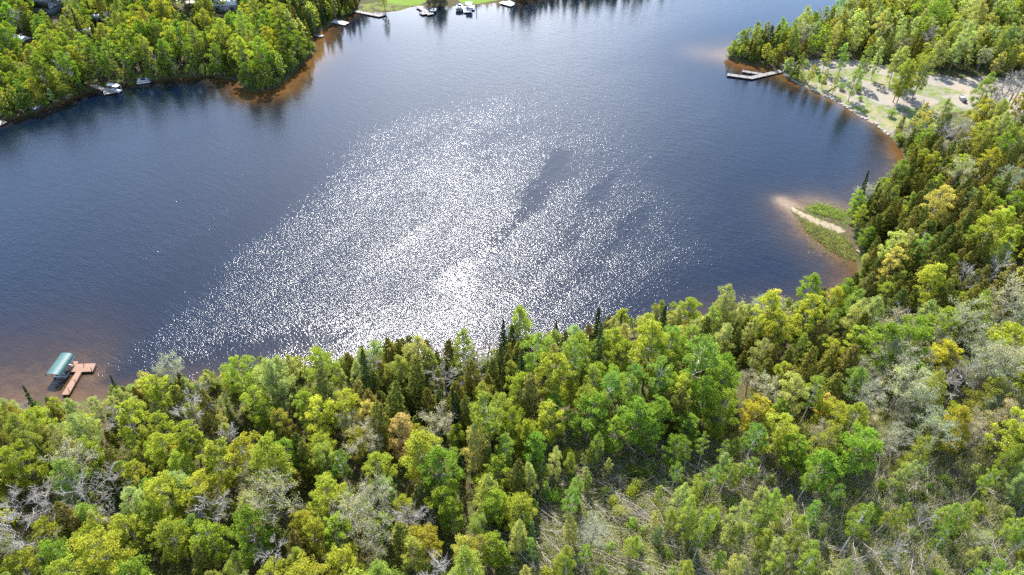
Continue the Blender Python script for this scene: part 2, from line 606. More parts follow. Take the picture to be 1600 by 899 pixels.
def make_fallen(rng, L=11.0):
    tr, cw = MB(), MB()
    pts, rad = [], []
    k = 5
    w = rng.normal(0, 0.75, k)
    for i in range(k):
        t = i / (k - 1)
        pts.append((L * t, w[i] * t, 0.35 + 0.9 * math.sin(t * 2.2) * rng.uniform(0.4, 1.2)))
        rad.append(0.07 * (1 - t) + 0.02)
    tr.tube(pts, rad, 6, True)
    for i in range(34):
        t = rng.uniform(0.25, 1.0)
        x = L * t
        s0 = np.array([x, w[-1] * t * t, 0.5])
        d = unit([rng.uniform(0.4, 1.2), rng.normal(0, .8), rng.uniform(-.1, .8)])
        e = s0 + d * rng.uniform(0.8, 2.6)
        cw.tube([s0, (s0 + e) / 2 + rng.normal(0, .1, 3), e], [0.035, 0.024, 0.01], 3)
    return tr.arrays(), cw.arrays()


KIND = {}


def register(kind, maker, count, bark, leafm, crown_r, Ht, nlow):
    """count shared meshes of one kind, and a coarse pair for the far wood"""
    L = []
    for i in range(count):
        got = maker(np.random.default_rng(hash((len(KIND), i)) % 2 ** 31 + 17 * i + 5 * len(KIND)), i)
        tv = quads_mesh(kind + '_trunk', *got[0], bark)
        if len(got) == 3 and got[2] is not None:      # twigs with young leaves: two materials in one crown
            (a, b), (c, d) = got[1], got[2]
            v = np.concatenate([a, c])
            q = np.concatenate([b, d + len(a)])
            cv = quads_mesh(kind + '_crown', v, q, [M['twig'], leafm], np.r_[np.zeros(len(b)), np.ones(len(d))])
        else:
            cv = quads_mesh(kind + '_crown', *got[1], leafm)
        L.append((tv, cv, got))
    KIND[kind] = dict(meshes=L, r=crown_r, h=Ht, bark=bark, leafm=leafm)


register('broadleaf_tree', lambda g, i: make_broadleaf(g, 14 + g.normal(0, .6), 3.4 * g.uniform(.88, 1.12), 0.24, 34 + 2 * i, 8600, 0.27, 0.31), 6, M['bark'], M['leaf'], 3.3, 14, 0)
register('aspen_tree', lambda g, i: make_broadleaf(g, 13 + g.normal(0, .6), 2.7 * g.uniform(.9, 1.1), 0.20, 34 + i, 7600, 0.22, 0.34, 0.13, 0.95, True, 0.3), 5, M['bark'], M['leaf'], 2.5, 13, 0)
register('birch_tree', lambda g, i: make_broadleaf(g, 14.5 + g.normal(0, .6), 2.5 * g.uniform(.9, 1.1), 0.46, 20 + i, 3800, 0.26, 0.36, 0.15, 0.8), 5, M['birch_bark'], M['leaf'], 2.3, 14.5, 0)
register('cedar_tree', lambda g, i: make_conifer(g, 10.5 + g.normal(0, .5), 2.15 * g.uniform(.9, 1.12), 0.03, 90, 58, 0.31, 0.55, 0.35, 0.13, 0.35, 0.45), 6, M['dark_bark'], M['needle'], 1.7, 10.5, 0)
register('spruce_tree', lambda g, i: make_conifer(g, 13.5 + g.normal(0, .6), 1.75 * g.uniform(.9, 1.1), 0.05, 85, 50, 0.30, 0.95, 0.45, 0.14, 0.4, 0.05), 4, M['dark_bark'], M['needle'], 1.5, 13.5, 0)
register('bare_tree', lambda g, i: make_bare(g, 12.5 + g.normal(0, .8), 3.0, 0.18, 9, 6, 8), 5, M['bark'], M['twig'], 2.4, 12.5, 0)
register('silver_tree', lambda g, i: make_bare(g, 12.5 + g.normal(0, .6), 3.1, 0.15, 11, 6, 7, 3000, 0.19), 5, M['bark'], M['leaf'], 2.7, 12.5, 0)
register('shrub', lambda g, i: make_shrub(g), 4, M['bark'], M['leaf'], 1.5, 2.8, 0)
register('dead_pole', lambda g, i: make_pole(g), 4, M['dead_wood'], M['twig'], 0.5, 10, 0)
register('fallen_trunk', lambda g, i: make_fallen(g, 9.0 + 1.0 * i), 6, M['dead_wood'], M['dead_wood'], 0.8, 1, 0)

# colours of the leaves (linear): look word, colour, by kind
PAL = {
    'broadleaf_tree': [('bright green', (0.212, 0.296, 0.020)), ('yellow-green', (0.315, 0.349, 0.027)), ('golden yellow', (0.458, 0.422, 0.092)), ('peach orange', (0.46, 0.37, 0.14)), ('deep green', (0.137, 0.200, 0.023))],
    'aspen_tree': [('pale-green', (0.320, 0.359, 0.115)), ('mossy green', (0.252, 0.270, 0.043)), ('fresh green', (0.240, 0.311, 0.046))],
    'birch_tree': [('leaf-green', (0.194, 0.279, 0.037)), ('yellowish', (0.320, 0.322, 0.046))],
    'cedar_tree': [('olive', (0.160, 0.167, 0.023)), ('dark olive', (0.112, 0.122, 0.019)), ('brownish olive', (0.189, 0.169, 0.032))],
    'spruce_tree': [('blackish green', (0.036, 0.060, 0.019)), ('dark green', (0.058, 0.088, 0.024))],
    'bare_tree': [('grey', (0.30, 0.28, 0.25))],
    'silver_tree': [('silvery grey', (0.34, 0.335, 0.22)), ('grey-green', (0.31, 0.325, 0.16))],
    'shrub': [('pale green', (0.28, 0.335, 0.080)), ('lime green', (0.25, 0.335, 0.030)), ('mid green', (0.16, 0.220, 0.030))],
    'dead_pole': [('grey', (0.3, 0.3, 0.3))],
    'fallen_trunk': [('pale', (0.3, 0.3, 0.3))],
}
WORDS = {
    'broadleaf_tree': 'leafy tree', 'aspen_tree': 'fluffy tree', 'birch_tree': 'white-trunked tree', 'cedar_tree': 'conifer', 'spruce_tree': 'spire conifer',
    'bare_tree': 'leafless tree', 'silver_tree': 'budding tree', 'shrub': 'bush', 'dead_pole': 'dead standing trunk', 'fallen_trunk': 'fallen trunk',
}
CAT = {'shrub': 'bush', 'dead_pole': 'dead trunk', 'fallen_trunk': 'log', 'cedar_tree': 'conifer', 'spruce_tree': 'conifer'}


# ------------------------------------------------------------------ the lake: its shoreline, heights of land
SHORE = [(-420, 720), (-200, 692), (0, 660), (60, 643), (100, 628), (150, 625), (250, 615), (330, 605), (400, 592), (480, 580), (560, 572),
         (650, 574), (740, 570), (820, 548), (900, 537), (980, 524), (1060, 514), (1130, 504), (1210, 492), (1290, 488), (1335, 460), (1342, 425),
         (1338, 408), (1318, 402), (1290, 385), (1262, 362), (1246, 342), (1232, 323), (1245, 325), (1256, 331), (1262, 322), (1280, 320), (1305, 326),
         (1325, 335), (1350, 326), (1380, 306), (1410, 280), (1418, 255), (1408, 233), (1391, 214), (1370, 196), (1340, 180), (1310, 160), (1280, 146),
         (1250, 133), (1225, 118), (1218, 108), (1200, 106), (1180, 102), (1160, 98), (1147, 93), (1133, 88), (1143, 82), (1160, 76), (1185, 73),
         (1215, 68), (1255, 58), (1300, 42), (1360, 12), (1420, -30), (1480, -80), (1500, -130), (1250, -140), (1180, -100), (1100, -60), (1000, -24),
         (900, -16), (850, -8), (800, 0), (785, 3), (750, 7), (725, 10), (705, 10), (680, 9), (655, 9), (640, 12), (625, 17), (600, 20), (570, 18),
         (552, 18), (545, 25), (525, 36), (508, 43), (498, 52), (488, 60), (492, 70), (495, 78), (482, 92), (468, 105), (450, 122), (435, 136),
         (415, 142), (395, 144), (380, 138), (372, 126), (350, 122), (320, 118), (285, 121), (250, 124), (215, 128), (180, 132), (150, 138),
         (120, 150), (95, 160), (60, 172), (30, 182), (0, 190), (-100, 220), (-260, 270), (-500, 340), (-650, 450)]
LAKE = np.array([U(u, v) for u, v in SHORE])


def inpoly(x, y, poly):
    poly = np.asarray(poly, dtype=np.float64)
    a, b = poly, np.roll(poly, -1, axis=0)
    r = np.zeros(len(x), dtype=bool)
    for (x1, y1), (x2, y2) in zip(a, b):
        c = ((y1 > y) != (y2 > y))
        if c.any():
            r ^= c & (x < (x2 - x1) * (y - y1) / (y2 - y1 + 1e-12) + x1)
    return r


def segdist(x, y, pts, closed=False):
    pts = np.asarray(pts, dtype=np.float64)
    best = np.full(len(x), 1e9)
    m = len(pts)
    for i in range(m if closed else m - 1):
        ax, ay = pts[i]
        bx, by = pts[(i + 1) % m]
        dx, dy = bx - ax, by - ay
        L = dx * dx + dy * dy + 1e-9
        t = np.clip(((x - ax) * dx + (y - ay) * dy) / L, 0, 1)
        np.minimum(best, np.hypot(x - ax - t * dx, y - ay - t * dy), out=best)
    return best


def sdist(x, y):
    x, y = np.atleast_1d(np.asarray(x, float)), np.atleast_1d(np.asarray(y, float))
    d = segdist(x, y, LAKE, True)
    return np.where(inpoly(x, y, LAKE), -d, d)


def height(x, y, d=None):
    x, y = np.atleast_1d(np.asarray(x, float)), np.atleast_1d(np.asarray(y, float))
    if d is None:
        d = sdist(x, y)
    p = np.maximum(d, 0)
    h = 0.9 * (1 - np.exp(-p / 2.5)) + 4.5 * (1 - np.exp(-np.maximum(p - 4, 0) / 55))
    h += (1 - np.exp(-p / 14)) * 0.45 * (np.sin(x * 0.11 + 1.3) * np.cos(y * 0.093) + 0.6 * np.sin(x * 0.23 + y * 0.19))
    h += 9.0 * np.clip((x - 150) / 120, 0, 1) * np.clip((y - 270) / 90, 0, 1)
    return np.where(d > 0, h, np.maximum(-0.14 * -d, -5.0))


# heights kept on a fine grid, so that single points are quick to look up
HX0, HY0, HS, HNX, HNY = -320.0, 20.0, 1.0, 740, 520
_gx, _gy = np.meshgrid(HX0 + HS * np.arange(HNX), HY0 + HS * np.arange(HNY))
DG = sdist(_gx.ravel(), _gy.ravel())
HG = height(_gx.ravel(), _gy.ravel(), DG).reshape(HNY, HNX)
DG = DG.reshape(HNY, HNX)


def lookup(A, x, y):
    fx = min(max((x - HX0) / HS, 0.0), HNX - 1.001)
    fy = min(max((y - HY0) / HS, 0.0), HNY - 1.001)
    i, j = int(fx), int(fy)
    a, b = fx - i, fy - j
    return float((A[j, i] * (1 - a) + A[j, i + 1] * a) * (1 - b) + (A[j + 1, i] * (1 - a) + A[j + 1, i + 1] * a) * b)


def hq(x, y):
    return lookup(HG, x, y)


def inside(u, v, poly):
    r, n = False, len(poly)
    for i in range(n):
        x1, y1 = poly[i]
        x2, y2 = poly[(i + 1) % n]
        if (y1 > v) != (y2 > v) and u < (x2 - x1) * (v - y1) / (y2 - y1) + x1:
            r = not r
    return r


def G(u, v):
    """the ground point seen at a pixel"""
    z = 1.0
    for _ in range(8):
        x, y = U(u, v, z)
        z = max(hq(x, y), 0.0)
    return x, y, z


def spaced(a, b, step, lo, hi):
    core = np.arange(a, b + step, step)
    out, s = [], step
    x = core[-1]
    while x < hi:
        s *= 1.22
        x += s
        out.append(x)
    lows, s, x = [], step, core[0]
    while x > lo:
        s *= 1.22
        x -= s
        lows.append(x)
    return np.concatenate([np.array(lows[::-1]), core, np.array(out)])


def sheet(name, xs, ys, zf, attrs, mat):
    X, Y = np.meshgrid(xs, ys)
    x, y = X.ravel(), Y.ravel()
    d = sdist(x, y)
    z = zf(x, y, d)
    nx, ny = len(xs), len(ys)
    i = np.arange(nx * ny).reshape(ny, nx)
    Q = np.stack([i[:-1, :-1], i[:-1, 1:], i[1:, 1:], i[1:, :-1]], -1).reshape(-1, 4)
    me = quads_mesh(name, np.stack([x, y, z], 1), Q, mat, None, True)
    for k, f in attrs.items():
        a = me.attributes.new(k, 'FLOAT', 'POINT')
        a.data.foreach_set('value', np.asarray(f(x, y, d), dtype=np.float32))
    return tag(link(name, me), kind='structure')


def pxpoly(px):
    return np.array([G(u, v)[:2] for u, v in px])


def area(px, edge=1.2):
    poly = pxpoly(px)

    def f(x, y):
        dd = segdist(x, y, poly, True)
        return np.clip(0.5 + np.where(inpoly(x, y, poly), dd, -dd) / (2 * edge), 0, 1)
    return f


GRAVEL = [area(p) for p in (
    [(1216, 100), (1240, 96), (1300, 94), (1345, 96), (1400, 108), (1450, 118), (1500, 124), (1540, 118), (1640, 128), (1640, 158), (1560, 150), (1500, 140), (1440, 130), (1385, 118), (1330, 106), (1300, 110), (1280, 112), (1250, 110), (1225, 112)],
    [(1285, 122), (1330, 120), (1372, 132), (1400, 142), (1440, 150), (1470, 158), (1450, 168), (1405, 168), (1370, 162), (1350, 150), (1330, 152), (1300, 142)],
    [(1470, 150), (1520, 145), (1560, 150), (1640, 150), (1640, 176), (1560, 176), (1500, 168)],
    [(1318, 152), (1345, 156), (1352, 166), (1335, 164)])]
BARE = area([(1216, 100), (1250, 94), (1345, 94), (1400, 106), (1500, 122), (1640, 126), (1640, 178), (1560, 180), (1500, 174), (1430, 188), (1395, 214), (1340, 182), (1280, 148), (1225, 118)])
GRASSP = [area(p) for p in (
    [(1222, 112), (1280, 108), (1330, 104), (1400, 112), (1500, 140), (1600, 160), (1600, 185), (1500, 176), (1430, 190), (1398, 214), (1370, 196), (1310, 160), (1250, 132)],
    [(1262, 322), (1280, 320), (1305, 326), (1325, 335), (1318, 350), (1285, 340)],
    [(1248, 338), (1270, 352), (1300, 366), (1330, 380), (1338, 408), (1318, 402), (1290, 385), (1262, 362)],
    [(1131, 88), (1143, 82), (1158, 90), (1150, 96)],
    [(560, 6), (630, 2), (650, 14), (625, 18), (560, 20)])]
LAWN = [area(p) for p in ([(596, -20), (664, -20), (668, 2), (655, 9), (632, 9), (602, 4)], [(700, -20), (800, -20), (792, -2), (745, 7), (722, 8)], [(270, -16), (330, -16), (334, 4), (275, 6)])]
SANDP = [area(p, 0.7) for p in (
    [(1231, 323), (1240, 324), (1254, 332), (1278, 343), (1300, 350), (1322, 360), (1318, 366), (1296, 358), (1268, 347), (1247, 336)],
    [(1225, 118), (1250, 131), (1280, 144), (1310, 158), (1340, 178), (1370, 193), (1392, 212), (1386, 212), (1366, 198), (1338, 183), (1308, 163), (1278, 149), (1248, 136)])]
BRUSH_PX = [(830, 695), (880, 655), (960, 636), (1040, 655), (1110, 690), (1170, 672), (1230, 705), (1300, 735), (1400, 715), (1500, 690), (1700, 660), (1750, 1000), (760, 1000), (790, 850)]
BRUSH = area(BRUSH_PX, 3.0)
mx = lambda fs: (lambda x, y, d: np.max([f(x, y) for f in fs], axis=0))

terrain = sheet('ground', spaced(-150, 265, 1.4, -5000, 5000), spaced(28, 392, 1.4, -1500, 9000), lambda x, y, d: height(x, y, d),
                dict(bare=lambda x, y, d: 0.7 * BARE(x, y), gravel=mx(GRAVEL), grass=mx(GRASSP), lawn=mx(LAWN), sand=mx(SANDP), brush=lambda x, y, d: BRUSH(x, y)), M['ground'])

SHW = [(0, 620, 23), (100, 600, 20), (200, 600, 4.2), (400, 580, 4.2), (600, 540, 2.8), (900, 500, 2.8), (1200, 450, 5.6), (1300, 430, 9), (1280, 400, 7), (1240, 320, 5.6),
       (1330, 300, 7), (1395, 250, 7), (1380, 205, 4.2), (1300, 150, 4.2), (1220, 110, 6.3), (1150, 95, 8.4), (1110, 82, 9.8), (1250, 40, 2.8), (480, 85, 13), (430, 140, 12),
       (380, 138, 7), (300, 120, 3.5), (180, 135, 2.5), (50, 175, 3), (500, 60, 7.7), (545, 28, 3.5), (650, 15, 1.4), (730, 12, 1.4), (785, 5, 5.6)]
SHP = np.array([(*U(u, v), w) for u, v, w in SHW])


def shallow(x, y, d):
    wt = np.zeros(len(x))
    acc = np.zeros(len(x))
    for px, py, w in SHP:
        k = 1.0 / ((x - px) ** 2 + (y - py) ** 2 + 9.0) ** 2
        wt += k
        acc += k * w
    return np.where(d > 0, 1.0, np.exp(-(np.maximum(-d, 0) / (acc / wt)) ** 1.3))


def sandy(x, y, d):
    a = segdist(x, y, [U(1222, 314), U(1236, 323), U(1262, 338)])
    b = segdist(x, y, [U(1262, 312), U(1300, 318)])
    c = segdist(x, y, [U(1240, 340), U(1270, 372), U(1320, 408)])
    e = segdist(x, y, [U(1095, 82), U(1135, 86)])
    return np.clip(0.75 * np.exp(-(a / 2.2) ** 2) + 0.12 * np.exp(-(b / 3.5) ** 2) + 0.07 * np.exp(-(c / 3.0) ** 2) + 0.14 * np.exp(-(e / 8.0) ** 2), 0, 1)


def rust(x, y, d):
    r = np.zeros(len(x))
    for u, v, w in ((430, 140, 9), (395, 146, 8), (460, 112, 9), (482, 90, 8), (505, 60, 7), (1170, 102, 9), (1215, 108, 7), (1402, 240, 4), (1240, 322, 4)):
        px, py = U(u, v)
        r = np.maximum(r, np.exp(-((x - px) ** 2 + (y - py) ** 2) / (w * w)))
    return r


BAND = np.array([U(u, v) for u, v in [(230, 590), (120, 605), (320, 440), (500, 310), (600, 200), (680, 120), (900, 110), (1000, 150), (1000, 270), (1100, 330), (1090, 400), (980, 450), (880, 510), (700, 580)]])
SLICKS = [([(880, 240), (845, 300), (790, 370), (730, 425), (710, 445)], 3.6, 0.55),
          ([(545, 514), (480, 528), (380, 550), (250, 590), (140, 620)], 6.0, 0.55),
          ([(470, 270), (380, 360), (300, 430), (180, 530)], 8.0, 0.30),
          ([(960, 280), (880, 380), (800, 460)], 3.0, 0.35), ([(760, 250), (690, 340), (600, 410)], 2.5, 0.30), ([(1010, 330), (930, 420), (860, 470)], 3.0, 0.35),
          ([(640, 260), (560, 340), (470, 430), (400, 480)], 2.5, 0.28)]


def wobble(x, y):
    return 1.6 * np.sin(0.31 * x + 0.17 * y) + 1.3 * np.sin(0.57 * x - 0.43 * y + 1.0) + 0.9 * np.sin(0.95 * x + 0.8 * y + 2.0) + 0.7 * np.sin(1.5 * x - 1.3 * y)


def ripple(x, y, d):
    calm = np.zeros(len(x))
    wob = wobble(x, y)
    for px, w, k in SLICKS:
        dd = segdist(x, y, [U(u, v) for u, v in px]) + wob * 0.75
        calm = np.maximum(calm, k * np.exp(-(np.maximum(dd, 0) / w) ** 2))
    r = 1 - calm
    bd = segdist(x, y, BAND, True)
    bd = np.where(inpoly(x, y, BAND), bd, -bd) + wob * 0.8
    r *= 0.66 + 0.34 / (1 + np.exp(-bd / 3.5))
    left = inpoly(x, y, np.array([U(u, v) for u, v in [(-700, 430), (-650, 700), (150, 640), (200, 560), (330, 430), (500, 300), (560, 180), (420, 150), (0, 190)]]))
    r *= np.where(left, 0.95, 1.0)
    wide = segdist(x, y, [U(230, 560), U(330, 490), U(480, 420), U(620, 340)])
    r *= 1 + 0.28 * np.exp(-(wide / 22.0) ** 2)
    shelter = np.clip((y - 190) / 60, 0, 1)
    r *= 1 - shelter * 0.85 * np.exp(-(np.maximum(-d, 0) / 26.0) ** 2)
    r *= 1 - 0.6 * np.clip((y - 140) / 140, 0, 1)
    return r


water = sheet('lake_water', spaced(-190, 265, 1.6, -5000, 5000), spaced(60, 400, 1.6, -1500, 9000), lambda x, y, d: x * 0.0,
              dict(shallow=shallow, sandy=sandy, ripple=ripple, rust=rust), M['water'])

# ------------------------------------------------------------------ the trees: which kinds grow where (regions of the photo, by the crown)
B_, A_, W_, C_, S_, N_, V_, H_ = 'broadleaf_tree', 'aspen_tree', 'birch_tree', 'cedar_tree', 'spruce_tree', 'bare_tree', 'silver_tree', 'shrub'
# polygon, kind weights, density, height factor, preferred colours per kind
ZONES = [
    ('blowdown', [(840, 690), (900, 665), (985, 678), (1080, 700), (1150, 680), (1210, 705), (1290, 738), (1380, 712), (1500, 700), (1750, 670), (1750, 1050), (770, 1050), (800, 860), (815, 770)],
     {H_: .66, A_: .34, W_: .22, V_: .04, N_: .06, 'dead_pole': .32}, 1.0, 0.52, {H_: [0, 0, 1, 2], A_: [0, 2], W_: [0], V_: [0, 1]}),
    ('shore_left', [(-150, 560), (120, 560), (300, 540), (480, 520), (480, 600), (330, 650), (120, 690), (-150, 740)], {A_: .52, B_: .20, C_: .14, N_: .07, S_: .05}, 1, 0.85, {A_: [0, 0, 1], B_: [0, 1]}),
    ('belt', [(470, 490), (820, 470), (830, 560), (770, 640), (690, 660), (600, 640), (520, 600)], {C_: .66, S_: .05, N_: .10, A_: .17, B_: .03}, 1, 0.95, {C_: [0, 1, 1, 2], A_: [0, 1]}),
    ('orange', [(470, 560), (600, 590), (690, 610), (690, 700), (560, 720), (480, 640)], {B_: .6, A_: .12, V_: .08, C_: .2}, 1, 0.95, {B_: [2, 1, 1, 2, 3, 1, 2], V_: [0]}),
    ('shore_mid', [(780, 440), (1000, 440), (1330, 400), (1345, 480), (1160, 510), (1000, 540), (820, 560)], {A_: .46, B_: .20, C_: .26, S_: .06, V_: .04}, 1, 0.85, {A_: [0, 0, 2], B_: [0, 1, 1]}),
    ('green', [(640, 540), (1000, 520), (1110, 520), (1150, 600), (1180, 690), (1080, 730), (985, 705), (900, 690), (800, 720), (680, 660)], {B_: .62, W_: .18, A_: .08, C_: .09, N_: .02}, 1, 1.05, {B_: [0, 0, 0, 1], W_: [0]}),
    ('olive', [(1110, 490), (1360, 470), (1350, 560), (1280, 620), (1180, 610), (1120, 560)], {C_: .52, B_: .30, V_: .10, A_: .08}, 1, 0.9, {C_: [0, 2, 0], B_: [2, 1, 1, 1]}),
    ('silver', [(1345, 480), (1440, 500), (1720, 440), (1720, 720), (1480, 740), (1330, 650), (1330, 560)], {V_: .52, B_: .30, A_: .13, N_: .05}, 0.95, 0.95, {B_: [1, 0], V_: [0, 0, 1]}),
    ('yellowgreen', [(1160, 600), (1330, 540), (1400, 660), (1300, 760), (1210, 740)], {B_: .66, A_: .08, C_: .12, V_: .1, N_: .04}, 1, 1.0, {B_: [1, 1, 0, 2]}),
    ('slope', [(1290, 270), (1420, 215), (1720, 270), (1720, 480), (1440, 510), (1330, 480), (1290, 430)], {C_: .64, B_: .19, A_: .12, V_: .02, N_: .04}, 1, 0.92, {C_: [0, 1, 1, 2], B_: [2, 1, 1, 0, 1, 1], A_: [0, 2]}),
    ('cove', [(1380, 160), (1720, 150), (1720, 280), (1420, 240)], {A_: .42, B_: .24, N_: .12, C_: .18, V_: .08}, 1, 0.8, {B_: [1, 0, 2], A_: [0, 1]}),
    ('point', [(1110, 20), (1240, 20), (1265, 112), (1130, 112)], {A_: .46, C_: .26, S_: .08, B_: .20}, 1, 0.8, {B_: [0, 1], A_: [1, 2]}),
    ('hill', [(1200, -120), (1800, -120), (1800, 150), (1400, 120), (1265, 112)], {A_: .50, V_: .08, N_: .05, C_: .22, B_: .15, S_: .02}, 1, 0.95, {A_: [0, 0, 1], B_: [1, 0], V_: [1]}),
    ('far_dark', [(395, -60), (560, -60), (560, 40), (480, 60), (420, 25)], {S_: .45, C_: .30, B_: .12, A_: .12}, 1, 0.9, {}),
    ('left_bank', [(-150, -120), (400, -120), (470, 40), (510, 70), (500, 140), (380, 150), (0, 210), (-150, 250)], {B_: .62, A_: .22, C_: .08, S_: .05, N_: .04}, 1, 1.0, {B_: [0, 1, 4, 0], A_: [2, 1, 1], C_: [1, 0]}),
    ('near_wood', [(-150, 600), (1000, 560), (1000, 1050), (-150, 1050)], {B_: .55, A_: .19, V_: .09, N_: .06, C_: .09, W_: .03}, 1, 0.90, {B_: [1, 1, 0, 1, 0, 1, 0, 1], A_: [0, 1, 2], V_: [0, 1]}),
    ('far_shore', [(500, -90), (1100, -90), (1100, 30), (500, 30)], {A_: .3, S_: .25, C_: .25, B_: .2}, 0.6, 0.9, {}),
]
# ground on which no scattered tree stands, and things whose view stays free of crowns
NOTREE = [pxpoly(p) for p in (
    [(1216, 100), (1250, 93), (1345, 92), (1400, 102), (1460, 113), (1520, 118), (1660, 124), (1660, 176), (1560, 180), (1500, 174), (1445, 178), (1415, 190), (1395, 214), (1340, 183), (1280, 150)],
    [(1232, 318), (1262, 316), (1322, 332), (1338, 380), (1338, 410), (1290, 390)],
    [(590, -60), (668, -60), (668, 6), (655, 12), (560, 22), (555, 12)], [(690, -40), (800, -40), (800, 2), (700, 12)], [(270, -20), (340, -20), (340, 2), (270, 6)])]
CLEAR = [(66, 548, 152, 612), (50, 0, 94, 11), (28, 50, 47, 64), (127, 49, 137, 53), (141, 127, 190, 148), (210, 123, 238, 131), (1130, 104, 1222, 124), (336, 2, 372, 13), (1494, 150, 1516, 166),
         (500, 26, 545, 40), (484, 52, 506, 58), (0, 182, 10, 196), (1232, 316, 1322, 382), (272, 0, 302, 6), (145, 24, 160, 32)]

rnd = random.Random(5)
N0 = 60000
cx = RNG.uniform(-290, 360, N0)
cyy = RNG.uniform(34, 470, N0)
cd = sdist(cx, cyy)
keep = cd > 0.6
for poly in NOTREE:
    keep &= ~inpoly(cx, cyy, poly)
cx, cyy, cd = cx[keep], cyy[keep], cd[keep]
ch = height(cx, cyy, cd)
pu, pv, pd = P(cx, cyy, ch + 8.5)
ok = (pu > -140) & (pu < 1740) & (pv > -110) & (pv < 1000) & (pd > 5)
cx, cyy, cd, ch, pu, pv, pd = (a[ok] for a in (cx, cyy, cd, ch, pu, pv, pd))
zi = np.full(len(cx), -1)
for k in range(len(ZONES) - 1, -1, -1):
    zi[inpoly(pu, pv, np.array(ZONES[k][1], float))] = k

CELL = 4.0
hashg = {}
TREES = []          # kind, variant, look, x, y, z, scale, rotation, lean


def free(x, y, r):
    gx, gy = int(x // CELL), int(y // CELL)
    for i in range(gx - 2, gx + 3):
        for j in range(gy - 2, gy + 3):
            for (a, b, q) in hashg.get((i, j), ()):
                if (a - x) ** 2 + (b - y) ** 2 < (0.57 * (r + q)) ** 2:
                    return False
    return True


def covers(x, y, z, hh, r):
    for f in (0.99, 0.75, 0.5):
        u, v, dep = P(x, y, z + hh * f)
        rr = r * F / dep * (0.35 if f > 0.9 else 0.9)
        for (a, b, c, d) in CLEAR:
            du = max(a - u, 0, u - c)
            dv = max(b - v, 0, v - d)
            if du * du + dv * dv < rr * rr:
                return True
    return False


def plant(kind, x, y, z, s, look=None, sz=1.0, lean=0.05, hold=True):
    k = KIND[kind]
    pal = PAL[kind]
    li = rnd.randrange(len(pal)) if look is None else look
    TREES.append(dict(kind=kind, var=rnd.randrange(len(k['meshes'])), look=li, x=x, y=y, z=z, s=s, sz=sz, rz=rnd.uniform(0, 6.28),
                      lx=rnd.gauss(0, lean), ly=rnd.gauss(0, lean)))
    if hold:
        hashg.setdefault((int(x // CELL), int(y // CELL)), []).append((x, y, k['r'] * s))


# trees placed one by one: the thin tall ones on the gravel, marked single trees along the shores
SINGLE = [  # kind, base pixel, height in m, look
    (A_, (1395, 160), 15.5, 2), (A_, (1401, 161), 14.5, 2), (A_, (1424, 157), 16.5, 1), (A_, (1414, 148), 14, 2), (A_, (1325, 158), 13, 0), (A_, (1310, 118), 11, 2), (A_, (1285, 112), 10, 1),
    (A_, (1340, 133), 13, 2), (A_, (1361, 125), 11, 0), (A_, (1389, 131), 12, 0), (B_, (1396, 126), 13, 2), (A_, (1519, 181), 15, 2), (N_, (1553, 182), 16, 0), (N_, (1565, 180), 16.5, 0), (N_, (1579, 168), 14, 0),
    (N_, (1538, 184), 14, 0), (N_, (1545, 188), 13, 0), (A_, (1300, 148), 7, 1), (A_, (1283, 138), 7, 0), (A_, (1262, 132), 8, 1), (A_, (1247, 118), 8, 1), (S_, (1336, 338), 13.5, 0), (S_, (1352, 333), 10, 1),
    (A_, (812, 552), 14.5, 2), (V_, (283, 613), 11, 0), (S_, (930, 545), 12, 0), (N_, (742, 612), 13, 0), (N_, (700, 640), 13, 0), (N_, (160, 815), 13, 0), (N_, (110, 830), 12, 0), (N_, (352, 845), 13, 0),
    (N_, (200, 795), 12, 0), (N_, (445, 905), 11, 0), (S_, (718, 750), 10, 0), (S_, (1168, 92), 9, 0), (S_, (1192, 92), 9, 0), (B_, (1200, 505), 11, 2), (V_, (1385, 560), 13, 0), (V_, (560, 850), 13, 0), (V_, (600, 880), 12, 1),
    (V_, (920, 868), 10, 0), (W_, (970, 660), 14.5, 0), (W_, (945, 660), 14, 0), (W_, (1250, 665), 14, 0), (W_, (720, 900), 12, 1), (W_, (750, 890), 11, 1), (B_, (1220, 740), 12.5, 0),
]
for _i in range(13):
    _f = rnd.random()
    SINGLE.append((H_, (1222 + 175 * _f + rnd.uniform(-4, 10), 108 + 98 * _f - rnd.uniform(0, 16) - 14 * math.sin(math.pi * _f)), rnd.uniform(1.0, 3.2), rnd.choice((0, 0, 2))))
for kind, (u, v), hh, look in SINGLE:
    x, y, z = G(u, v)
    plant(kind, x, y, z, hh / KIND[kind]['h'], look, rnd.uniform(0.97, 1.05) if kind != A_ or v > 200 else 1.12, 0.03)

